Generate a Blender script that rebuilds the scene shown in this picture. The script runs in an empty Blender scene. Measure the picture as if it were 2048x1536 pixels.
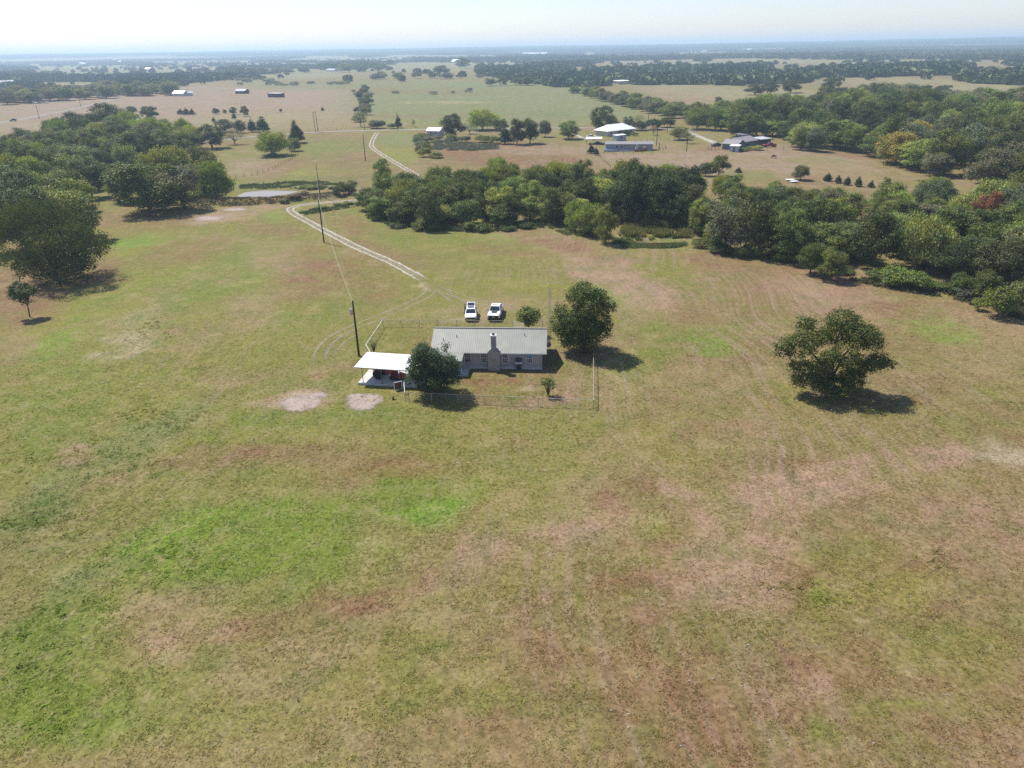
import bpy, math, numpy as np
from mathutils import Matrix, Vector
sc = bpy.context.scene
C = sc.collection
R = math.radians
# ------------------------------------------------------------------ camera
F, CAM_H, PITCH, ROLL = 1420.0, 40.0, R(25.3), R(1.0)
_f = np.array([0, math.cos(PITCH), -math.sin(PITCH)])
_u0 = np.array([0, math.sin(PITCH), math.cos(PITCH)])
_r0 = np.array([1.0, 0, 0])
_r = math.cos(ROLL) * _r0 - math.sin(ROLL) * _u0
_u = math.cos(ROLL) * _u0 + math.sin(ROLL) * _r0
cam_d = bpy.data.cameras.new('camera')
cam = bpy.data.objects.new('camera', cam_d); C.objects.link(cam)
cam_d.sensor_width = 36.0; cam_d.lens = 36.0 * F / 2048.0
cam_d.clip_start = 0.5; cam_d.clip_end = 40000
cam.matrix_world = Matrix(((_r[0], _u[0], -_f[0], 0), (_r[1], _u[1], -_f[1], 0), (_r[2], _u[2], -_f[2], CAM_H), (0, 0, 0, 1)))
sc.camera = cam
# ------------------------------------------------------------------ sky and sun
SUN_EL = R(56.0)
SUN_H = np.array([-0.74, 0.67]); SUN_H /= np.linalg.norm(SUN_H)      # horizontal direction towards the sun
w = bpy.data.worlds.new('World'); sc.world = w; w.use_nodes = True
nt = w.node_tree; nt.nodes.clear()
sky = nt.nodes.new('ShaderNodeTexSky'); sky.sky_type = 'NISHITA'; sky.sun_disc = False
sky.sun_elevation = SUN_EL; sky.sun_rotation = math.atan2(SUN_H[0], SUN_H[1])
sky.altitude = 100; sky.air_density = 1.0; sky.dust_density = 0.4; sky.ozone_density = 2.0
bg = nt.nodes.new('ShaderNodeBackground'); bg.inputs[1].default_value = 0.108
wo = nt.nodes.new('ShaderNodeOutputWorld')
wb = nt.nodes.new('ShaderNodeMix'); wb.data_type = 'RGBA'; wb.blend_type = 'MULTIPLY'; wb.inputs[0].default_value = 1.0; wb.inputs[7].default_value = (1.0, 0.955, 1.07, 1)   # white balance of the daylight
nt.links.new(sky.outputs[0], wb.inputs[6]); nt.links.new(wb.outputs[2], bg.inputs[0]); nt.links.new(bg.outputs[0], wo.inputs[0])
sun_d = bpy.data.lights.new('sun', 'SUN'); sun_d.energy = 5.0; sun_d.angle = R(0.53); sun_d.color = (1.0, 0.955, 0.88)
sun = bpy.data.objects.new('sun', sun_d); C.objects.link(sun)
_sd = Vector((SUN_H[0] * math.cos(SUN_EL), SUN_H[1] * math.cos(SUN_EL), math.sin(SUN_EL)))
sun.rotation_euler = _sd.to_track_quat('Z', 'Y').to_euler(); sun.location = (-60, 80, 120)
vs = sc.view_settings
vs.view_transform = 'Standard'; vs.look = 'None'; vs.exposure = 0.5; vs.gamma = 1.0; vs.use_curve_mapping = False
cy = sc.cycles
cy.max_bounces = 6; cy.diffuse_bounces = 2; cy.glossy_bounces = 2; cy.transmission_bounces = 3
cy.transparent_max_bounces = 32; cy.volume_bounces = 1
cy.use_adaptive_sampling = False; cy.use_denoising = False; cy.sample_clamp_indirect = 4.0

# ------------------------------------------------------------------ small helpers
def lin(c, k=1.0):
    c = np.array(c, float) / 255.0
    return tuple(np.where(c <= 0.04045, c / 12.92, ((c + 0.055) / 1.055) ** 2.4) * k)
def sstep(a, b, x):
    t = np.clip((x - a) / (b - a), 0, 1); return t * t * (3 - 2 * t)
_prm = np.random.RandomState(7).permutation(512)
_val = np.random.RandomState(8).rand(512)
def vnoise(x, y):
    xi = np.floor(x).astype(np.int64); yi = np.floor(y).astype(np.int64)
    fx = x - xi; fy = y - yi; fx = fx * fx * (3 - 2 * fx); fy = fy * fy * (3 - 2 * fy)
    def h(a, b): return _val[(_prm[a & 511] + b * 57) & 511]
    return (h(xi, yi) * (1 - fx) + h(xi + 1, yi) * fx) * (1 - fy) + (h(xi, yi + 1) * (1 - fx) + h(xi + 1, yi + 1) * fx) * fy
def fbm(x, y, o=4):
    s = 0; a = 0.5; t = 0
    for i in range(o):
        s = s + a * vnoise(x * 2 ** i + 17.3 * i, y * 2 ** i - 9.1 * i); t += a; a *= 0.5
    return s / t
def seg_dist(x, y, pts):
    d = np.full(np.shape(x), 1e9)
    for (ax, ay), (bx, by) in zip(pts[:-1], pts[1:]):
        L2 = (bx - ax) ** 2 + (by - ay) ** 2 + 1e-9
        t = np.clip(((x - ax) * (bx - ax) + (y - ay) * (by - ay)) / L2, 0, 1)
        d = np.minimum(d, np.hypot(x - ax - t * (bx - ax), y - ay - t * (by - ay)))
    return d
def in_poly(x, y, poly):
    r = np.zeros(np.shape(x), bool); n = len(poly)
    for i in range(n):
        x1, y1 = poly[i]; x2, y2 = poly[(i + 1) % n]
        c = ((y1 > y) != (y2 > y)) & (x < (x2 - x1) * (y - y1) / (y2 - y1 + 1e-12) + x1)
        r ^= c
    return r
def flat_G(px, py, z=0.0):                      # survey: where a sight line meets the level z
    d = _f * F + _r * (px - 1024) - _u * (py - 768)
    t = (z - CAM_H) / d[2]
    return np.array([d[0] * t, d[1] * t, z])
def proj(x, y, z):
    q = np.stack([np.asarray(x, float), np.asarray(y, float), np.asarray(z, float) - CAM_H], -1)
    zc = q @ _f
    zc = np.where(np.abs(zc) < 1e-3, 1e-3, zc)
    return 1024 + F * (q @ _r) / zc, 768 - F * (q @ _u) / zc, zc
POND = [flat_G(*p)[:2] for p in [(470, 389), (488, 381), (530, 377), (600, 379), (580, 385), (548, 389), (520, 397), (490, 395)]]
CREEK = [flat_G(*p)[:2] for p in [(1262, 482), (1300, 480), (1345, 480), (1358, 485), (1350, 491), (1310, 492), (1275, 490)]]
BERM = [flat_G(*p)[:2] for p in [(340, 408), (420, 408), (500, 404), (560, 403), (620, 397), (660, 392)]]
def poly_sd(x, y, poly):
    d = seg_dist(x, y, list(poly) + [poly[0]])
    return np.where(in_poly(x, y, poly), -d, d)
def hgt(x, y):
    x = np.asarray(x, float); y = np.asarray(y, float)
    d = np.hypot(x, y)
    yard = sstep(26, 55, np.hypot(x + 4, (y - 92)))
    h = yard * (0.30 * np.sin(x / 21.0 + 0.7) * np.sin(y / 27.0 + 0.4) + 0.12 * np.sin(x / 9.0) * np.cos(y / 13.0 + x / 40))
    h = h + sstep(300, 900, d) * 1.2 * np.sin(x / 170.0 + 1) * np.sin(y / 210.0)
    n = fbm(x / 2600.0 + 3, y / 2600.0 + 8, 3)
    h = h + sstep(3500, 11000, d) * (50 + 34 * (n - 0.5))
    near = (y > 120) & (y < 330) & (np.abs(x) < 160)
    if np.any(near):
        h = h - np.where(near, 1.0 * (1 - sstep(-4, 3.5, poly_sd(x, y, POND))), 0)
        h = h - np.where(near, 0.9 * (1 - sstep(-2.5, 3.0, poly_sd(x, y, CREEK))), 0)
        h = h + np.where(near, 1.1 * (1 - sstep(0.8, 4.5, seg_dist(x, y, BERM))), 0)
    return h
def H1(x, y): return float(hgt(np.array([x]), np.array([y]))[0])
def G(px, py, dz=0.0):                          # the same on the terrain
    z = 0.0
    for i in range(4):
        p = flat_G(px, py, z + dz); z = H1(p[0], p[1])
    return np.array([p[0], p[1], z])

class MB:
    def __init__(s): s.v = []; s.f = []; s.m = []; s.mi = 0
    def quad(s, *p):
        n = len(s.v); s.v += [tuple(map(float, q)) for q in p]; s.f.append(tuple(range(n, n + len(p)))); s.m.append(s.mi); return s
    def mesh(s, v, f):
        n = len(s.v); s.v += [tuple(map(float, q)) for q in v]; s.f += [tuple(i + n for i in q) for q in f]; s.m += [s.mi] * len(f); return s
    def box(s, c, d, rz=0.0, M=None):
        v = [(x * d[0] / 2, y * d[1] / 2, z * d[2] / 2) for x in (-1, 1) for y in (-1, 1) for z in (-1, 1)]
        if M is not None: v = [tuple(M @ Vector(p)) for p in v]
        ca, sa = math.cos(rz), math.sin(rz)
        v = [(c[0] + x * ca - y * sa, c[1] + x * sa + y * ca, c[2] + z) for x, y, z in v]
        return s.mesh(v, [(0, 1, 3, 2), (4, 6, 7, 5), (0, 4, 5, 1), (2, 3, 7, 6), (0, 2, 6, 4), (1, 5, 7, 3)])
    def tube(s, p0, p1, r0, r1=None, n=6, cap=True):
        r1 = r0 if r1 is None else r1
        p0 = Vector(p0); p1 = Vector(p1); d = (p1 - p0)
        if d.length < 1e-6: return s
        d.normalize(); a = d.orthogonal().normalized(); b = d.cross(a)
        v = []
        for p, r in ((p0, r0), (p1, r1)):
            for i in range(n):
                t = 2 * math.pi * i / n; v.append(p + (a * math.cos(t) + b * math.sin(t)) * r)
        f = [(i, (i + 1) % n, n + (i + 1) % n, n + i) for i in range(n)]
        if cap: f += [tuple(range(n))[::-1], tuple(range(n, 2 * n))]
        return s.mesh(v, f)
    def path(s, pts, rad, n=6):
        for (a, b, ra, rb) in zip(pts[:-1], pts[1:], rad[:-1], rad[1:]): s.tube(a, b, ra, rb, n)
        return s
    def loft(s, secs, cap=True):
        n = len(secs[0]); v = [p for q in secs for p in q]; f = []
        for k in range(len(secs) - 1):
            for i in range(n): f.append((k * n + i, k * n + (i + 1) % n, (k + 1) * n + (i + 1) % n, (k + 1) * n + i))
        if cap: f += [tuple(range(n))[::-1], tuple(range((len(secs) - 1) * n, len(secs) * n))]
        return s.mesh(v, f)
    def build(s, name, mat, parent=None, smooth=False):
        me = bpy.data.meshes.new(name); me.from_pydata(s.v, [], s.f)
        for m in (mat if isinstance(mat, (list, tuple)) else [mat]): me.materials.append(m)
        if any(s.m): me.polygons.foreach_set('material_index', s.m)
        if smooth: me.polygons.foreach_set('use_smooth', [True] * len(me.polygons))
        me.update()
        return put(name, me, parent)
def put(name, me, parent=None):
    o = bpy.data.objects.new(name, me); C.objects.link(o); o.parent = parent; return o
def tag(o, label, cat=None, group=None, kind=None):
    if label: o['label'] = label
    if cat: o['category'] = cat
    if group: o['group'] = group
    if kind: o['kind'] = kind
    return o
def thing(name, label, cat, loc, rz=0.0, group=None):
    o = bpy.data.objects.new(name, None); C.objects.link(o); o.empty_display_size = 0.3
    o.location = loc; o.rotation_euler = (0, 0, rz)
    return tag(o, label, cat, group)
def copy_thing(o, parent=None):
    c = o.copy(); C.objects.link(c); c.parent = parent
    for ch in [q for q in o.children]: copy_thing(ch, c)
    return c
ORD = ['first', 'second', 'third', 'fourth', 'fifth', 'sixth', 'seventh', 'eighth', 'ninth', 'tenth', 'eleventh', 'twelfth', 'thirteenth', 'fourteenth', 'fifteenth', 'sixteenth', 'seventeenth', 'eighteenth', 'nineteenth']
TENS = ['', '', 'twenty', 'thirty', 'forty', 'fifty', 'sixty', 'seventy', 'eighty', 'ninety']
def nth(i):                                     # 0 -> first
    n = i + 1
    if n < 20: return ORD[n - 1]
    pre = ''
    if n >= 100: pre = ('one' if n < 200 else 'two') + ' hundred '; n = n % 100
    if n == 0: return pre.strip() + 'th'
    if n < 20: return pre + ORD[n - 1]
    if n % 10 == 0: return pre + TENS[n // 10][:-1] + 'ieth'
    return pre + TENS[n // 10] + '-' + ORD[n % 10 - 1]

# ------------------------------------------------------------------ materials
def mat(name, col=(0.5, 0.5, 0.5), rough=0.6, spec=0.4, metal=0.0, var=0.12, scale=3.0, bump=0.0, bscale=20.0, dirt=None, dirt_amt=0.0, dscale=0.8):
    m = bpy.data.materials.new(name); m.use_nodes = True
    nt = m.node_tree; N = nt.nodes; L = nt.links; b = N['Principled BSDF']
    b.inputs['Roughness'].default_value = rough; b.inputs['Metallic'].default_value = metal
    b.inputs['Specular IOR Level'].default_value = spec
    tc = N.new('ShaderNodeTexCoord')
    nz = N.new('ShaderNodeTexNoise'); nz.inputs['Scale'].default_value = scale; nz.inputs['Detail'].default_value = 5
    L.new(tc.outputs['Object'], nz.inputs['Vector'])
    mr = N.new('ShaderNodeMapRange'); mr.inputs[3].default_value = 1 - var; mr.inputs[4].default_value = 1 + var
    mr.inputs[1].default_value = 0.3; mr.inputs[2].default_value = 0.7
    L.new(nz.outputs[0], mr.inputs[0])
    mx = N.new('ShaderNodeMix'); mx.data_type = 'RGBA'; mx.blend_type = 'MULTIPLY'; mx.inputs[0].default_value = 1
    mx.inputs[6].default_value = (*col, 1); L.new(mr.outputs[0], mx.inputs[7])
    out = mx.outputs[2]
    if dirt:
        nd = N.new('ShaderNodeTexNoise'); nd.inputs['Scale'].default_value = dscale; nd.inputs['Detail'].default_value = 6
        L.new(tc.outputs['Object'], nd.inputs['Vector'])
        md = N.new('ShaderNodeMapRange'); md.inputs[1].default_value = 0.42; md.inputs[2].default_value = 0.72; md.inputs[4].default_value = dirt_amt
        L.new(nd.outputs[0], md.inputs[0])
        m2 = N.new('ShaderNodeMix'); m2.data_type = 'RGBA'; L.new(md.outputs[0], m2.inputs[0]); L.new(out, m2.inputs[6]); m2.inputs[7].default_value = (*dirt, 1)
        out = m2.outputs[2]
    L.new(out, b.inputs['Base Color'])
    if bump:
        nb = N.new('ShaderNodeTexNoise'); nb.inputs['Scale'].default_value = bscale; nb.inputs['Detail'].default_value = 4
        L.new(tc.outputs['Object'], nb.inputs['Vector'])
        bp = N.new('ShaderNodeBump'); bp.inputs['Strength'].default_value = bump; bp.inputs['Distance'].default_value = 0.05
        L.new(nb.outputs[0], bp.inputs['Height']); L.new(bp.outputs[0], b.inputs['Normal'])
    return m
def ground_mat(name, bump_d=0.10, var=1.0):
    m = bpy.data.materials.new(name); m.use_nodes = True
    nt = m.node_tree; N = nt.nodes; L = nt.links; b = N['Principled BSDF']
    b.inputs['Roughness'].default_value = 0.95; b.inputs['Specular IOR Level'].default_value = 0.1
    at = N.new('ShaderNodeAttribute'); at.attribute_name = 'tint'
    geo = N.new('ShaderNodeNewGeometry')
    def noise(s, det=4, rough=0.6):
        n = N.new('ShaderNodeTexNoise'); n.inputs['Scale'].default_value = s; n.inputs['Detail'].default_value = det; n.inputs['Roughness'].default_value = rough
        L.new(geo.outputs['Position'], n.inputs['Vector']); return n.outputs[0]
    def rng(x, a, bb, c, d):
        r = N.new('ShaderNodeMapRange'); r.inputs[1].default_value = a; r.inputs[2].default_value = bb; r.inputs[3].default_value = c; r.inputs[4].default_value = d
        L.new(x, r.inputs[0]); return r.outputs[0]
    def mix(fac, a, bb, bt='MIX'):
        q = N.new('ShaderNodeMix'); q.data_type = 'RGBA'; q.blend_type = bt
        if isinstance(fac, float): q.inputs[0].default_value = fac
        else: L.new(fac, q.inputs[0])
        for s, k in ((a, 6), (bb, 7)):
            if isinstance(s, tuple): q.inputs[k].default_value = (*s, 1)
            else: L.new(s, q.inputs[k])
        return q.outputs[2]
    n_f = noise(2.8, 5, 0.75); n_m = noise(0.75, 7, 0.72); n_l = noise(0.14, 6, 0.65)
    col = at.outputs['Color']
    col = mix(rng(n_m, 0.50, 0.68, 0.0, 0.55 * var), col, (0.235, 0.178, 0.105))     # straw
    col = mix(rng(n_l, 0.50, 0.66, 0.0, 0.34 * var), col, (0.118, 0.132, 0.030))     # greener
    col = mix(rng(n_m, 0.46, 0.28, 0.0, 0.42 * var), col, (0.072, 0.080, 0.028))     # dark tufts
    nv = N.new('ShaderNodeTexNoise'); nv.inputs['Scale'].default_value = 0.02; nv.inputs['Detail'].default_value = 1; L.new(geo.outputs['Position'], nv.inputs['Vector'])
    vm = N.new('ShaderNodeVectorMath'); vm.operation = 'MULTIPLY_ADD'; L.new(nv.outputs['Color'], vm.inputs[0]); vm.inputs[1].default_value = (26, 0, 0); L.new(geo.outputs['Position'], vm.inputs[2])
    mp = N.new('ShaderNodeMapping'); mp.inputs['Rotation'].default_value = (0, 0, R(-8)); mp.inputs['Scale'].default_value = (1.15, 0.026, 1.0); L.new(vm.outputs[0], mp.inputs['Vector'])
    ns = N.new('ShaderNodeTexNoise'); ns.inputs['Scale'].default_value = 1.0; ns.inputs['Detail'].default_value = 5; ns.inputs['Roughness'].default_value = 0.7; L.new(mp.outputs[0], ns.inputs['Vector'])
    sx = N.new('ShaderNodeSeparateXYZ'); L.new(geo.outputs['Position'], sx.inputs[0])
    n_k = noise(0.035, 3, 0.5); mk = N.new('ShaderNodeMath'); mk.operation = 'MULTIPLY'; L.new(rng(n_k, 0.40, 0.60, 0.12, 1.0), mk.inputs[0]); L.new(rng(sx.outputs[0], -12.0, 16.0, 0.35, 1.0), mk.inputs[1])
    def streak(lo, hi, amt, c, col):
        q = N.new('ShaderNodeMath'); q.operation = 'MULTIPLY'; L.new(rng(ns.outputs[0], lo, hi, 0.0, amt * var), q.inputs[0]); L.new(mk.outputs[0], q.inputs[1]); return mix(q.outputs[0], col, c)
    col = streak(0.48, 0.66, 0.85, (0.225, 0.158, 0.118), col)                          # swaths left by the mower
    col = streak(0.47, 0.34, 0.50, (0.105, 0.092, 0.040), col)
    br = rng(n_f, 0.32, 0.68, 1 - 0.42 * var, 1 + 0.42 * var)
    col = mix(1.0, col, br, 'MULTIPLY')
    L.new(col, b.inputs['Base Color'])
    ad = N.new('ShaderNodeMath'); ad.operation = 'MULTIPLY_ADD'; L.new(n_m, ad.inputs[0]); ad.inputs[1].default_value = 1.0; L.new(n_f, ad.inputs[2])
    bp = N.new('ShaderNodeBump'); bp.inputs['Strength'].default_value = 0.6; bp.inputs['Distance'].default_value = bump_d
    L.new(ad.outputs[0], bp.inputs['Height']); L.new(bp.outputs[0], b.inputs['Normal'])
    return m
def leaf_mat(name, transl=0.2):
    m = bpy.data.materials.new(name); m.use_nodes = True
    nt = m.node_tree; N = nt.nodes; L = nt.links; b = N['Principled BSDF']; o = N['Material Output']
    b.inputs['Roughness'].default_value = 0.55; b.inputs['Specular IOR Level'].default_value = 0.14
    oi = N.new('ShaderNodeObjectInfo'); geo = N.new('ShaderNodeNewGeometry'); tc = N.new('ShaderNodeTexCoord')
    nz = N.new('ShaderNodeTexNoise'); nz.inputs['Scale'].default_value = 0.45; nz.inputs['Detail'].default_value = 3
    L.new(tc.outputs['Object'], nz.inputs['Vector'])
    a = N.new('ShaderNodeMapRange'); a.inputs[3].default_value = 0.55; a.inputs[4].default_value = 1.5; L.new(geo.outputs['Random Per Island'], a.inputs[0])
    c = N.new('ShaderNodeMapRange'); c.inputs[1].default_value = 0.35; c.inputs[2].default_value = 0.65; L.new(nz.outputs[0], c.inputs[0])
    x = N.new('ShaderNodeMix'); x.data_type = 'RGBA'; x.blend_type = 'MULTIPLY'; x.inputs[0].default_value = 1
    L.new(oi.outputs['Color'], x.inputs[6]); L.new(a.outputs[0], x.inputs[7])
    y = N.new('ShaderNodeMix'); y.data_type = 'RGBA'; y.blend_type = 'MULTIPLY'; y.inputs[0].default_value = 1
    yc = N.new('ShaderNodeMix'); yc.data_type = 'RGBA'; L.new(c.outputs[0], yc.inputs[0]); yc.inputs[6].default_value = (0.78, 0.86, 0.86, 1); yc.inputs[7].default_value = (1.32, 1.16, 0.8, 1)
    L.new(x.outputs[2], y.inputs[6]); L.new(yc.outputs[2], y.inputs[7])
    L.new(y.outputs[2], b.inputs['Base Color'])
    t = N.new('ShaderNodeBsdfTranslucent')
    ty = N.new('ShaderNodeMix'); ty.data_type = 'RGBA'; ty.blend_type = 'MULTIPLY'; ty.inputs[0].default_value = 1; L.new(y.outputs[2], ty.inputs[6]); ty.inputs[7].default_value = (1.7, 1.7, 0.55, 1)
    L.new(ty.outputs[2], t.inputs[0])
    s = N.new('ShaderNodeMixShader'); s.inputs[0].default_value = transl
    L.new(b.outputs[0], s.inputs[1]); L.new(t.outputs[0], s.inputs[2]); L.new(s.outputs[0], o.inputs[0])
    return m
def glass_mat(name, col=(0.02, 0.03, 0.045)):
    m = mat(name, col, rough=0.08, spec=0.6, var=0.05); return m
M = {}
M['leaf'] = leaf_mat('leaf')
M['bark'] = mat('bark', (0.085, 0.062, 0.045), 0.9, 0.2, var=0.35, scale=4, bump=0.6, bscale=9)
M['pole_wood'] = mat('pole_wood', (0.05, 0.036, 0.026), 0.9, 0.2, var=0.3, scale=2)
M['steel'] = mat('galvanised_steel', (0.42, 0.42, 0.40), 0.45, 0.5, 0.6, var=0.12)
M['pipe'] = mat('weathered_pipe', (0.40, 0.36, 0.30), 0.6, 0.4, 0.1, var=0.2, dirt=(0.2, 0.10, 0.05), dirt_amt=0.5)
M['rust'] = mat('rusty_iron', (0.13, 0.05, 0.028), 0.85, 0.2, var=0.4, scale=6)
M['white_metal'] = mat('white_painted_metal', (0.80, 0.80, 0.78), 0.4, 0.5, var=0.03)
M['white'] = mat('white_paint', (0.72, 0.72, 0.70), 0.5, 0.4, var=0.05, dirt=(0.35, 0.32, 0.28), dirt_amt=0.25)
M['car_white'] = mat('white_car_paint', (0.78, 0.79, 0.80), 0.22, 0.5, var=0.02)
M['glass'] = glass_mat('dark_glass')
M['black'] = mat('black_plastic', (0.012, 0.012, 0.014), 0.45, 0.4, var=0.2)
M['tyre'] = mat('tyre_rubber', (0.018, 0.018, 0.018), 0.85, 0.2, var=0.2)
M['chrome'] = mat('bright_metal', (0.6, 0.6, 0.6), 0.2, 0.5, 0.9, var=0.05)
M['concrete'] = mat('concrete', (0.48, 0.47, 0.45), 0.85, 0.25, var=0.10, scale=1.2, dirt=(0.30, 0.27, 0.23), dirt_amt=0.3)
M['brick'] = mat('pale_brick', (0.36, 0.325, 0.31), 0.85, 0.25, var=0.16, scale=3, bump=0.4, bscale=8, dirt=(0.20, 0.18, 0.16), dirt_amt=0.5)
M['chimney_brick'] = mat('weathered_brick', (0.34, 0.31, 0.29), 0.9, 0.2, var=0.22, scale=4, bump=0.5, bscale=8, dirt=(0.10, 0.095, 0.09), dirt_amt=0.75, dscale=1.5)
M['green_roof'] = mat('sage_green_roof_metal', (0.250, 0.252, 0.215), 0.5, 0.5, 0.0, var=0.06, scale=0.7, dirt=(0.17, 0.17, 0.145), dirt_amt=0.4)
M['red'] = mat('faded_red_paint', (0.30, 0.03, 0.02), 0.5, 0.4, var=0.25)
M['wood'] = mat('brown_wood', (0.11, 0.06, 0.035), 0.8, 0.2, var=0.3, scale=5)
M['wire'] = mat('wire_aluminium', (0.45, 0.44, 0.40), 0.5, 0.4, 0.2, var=0.05)
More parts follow.
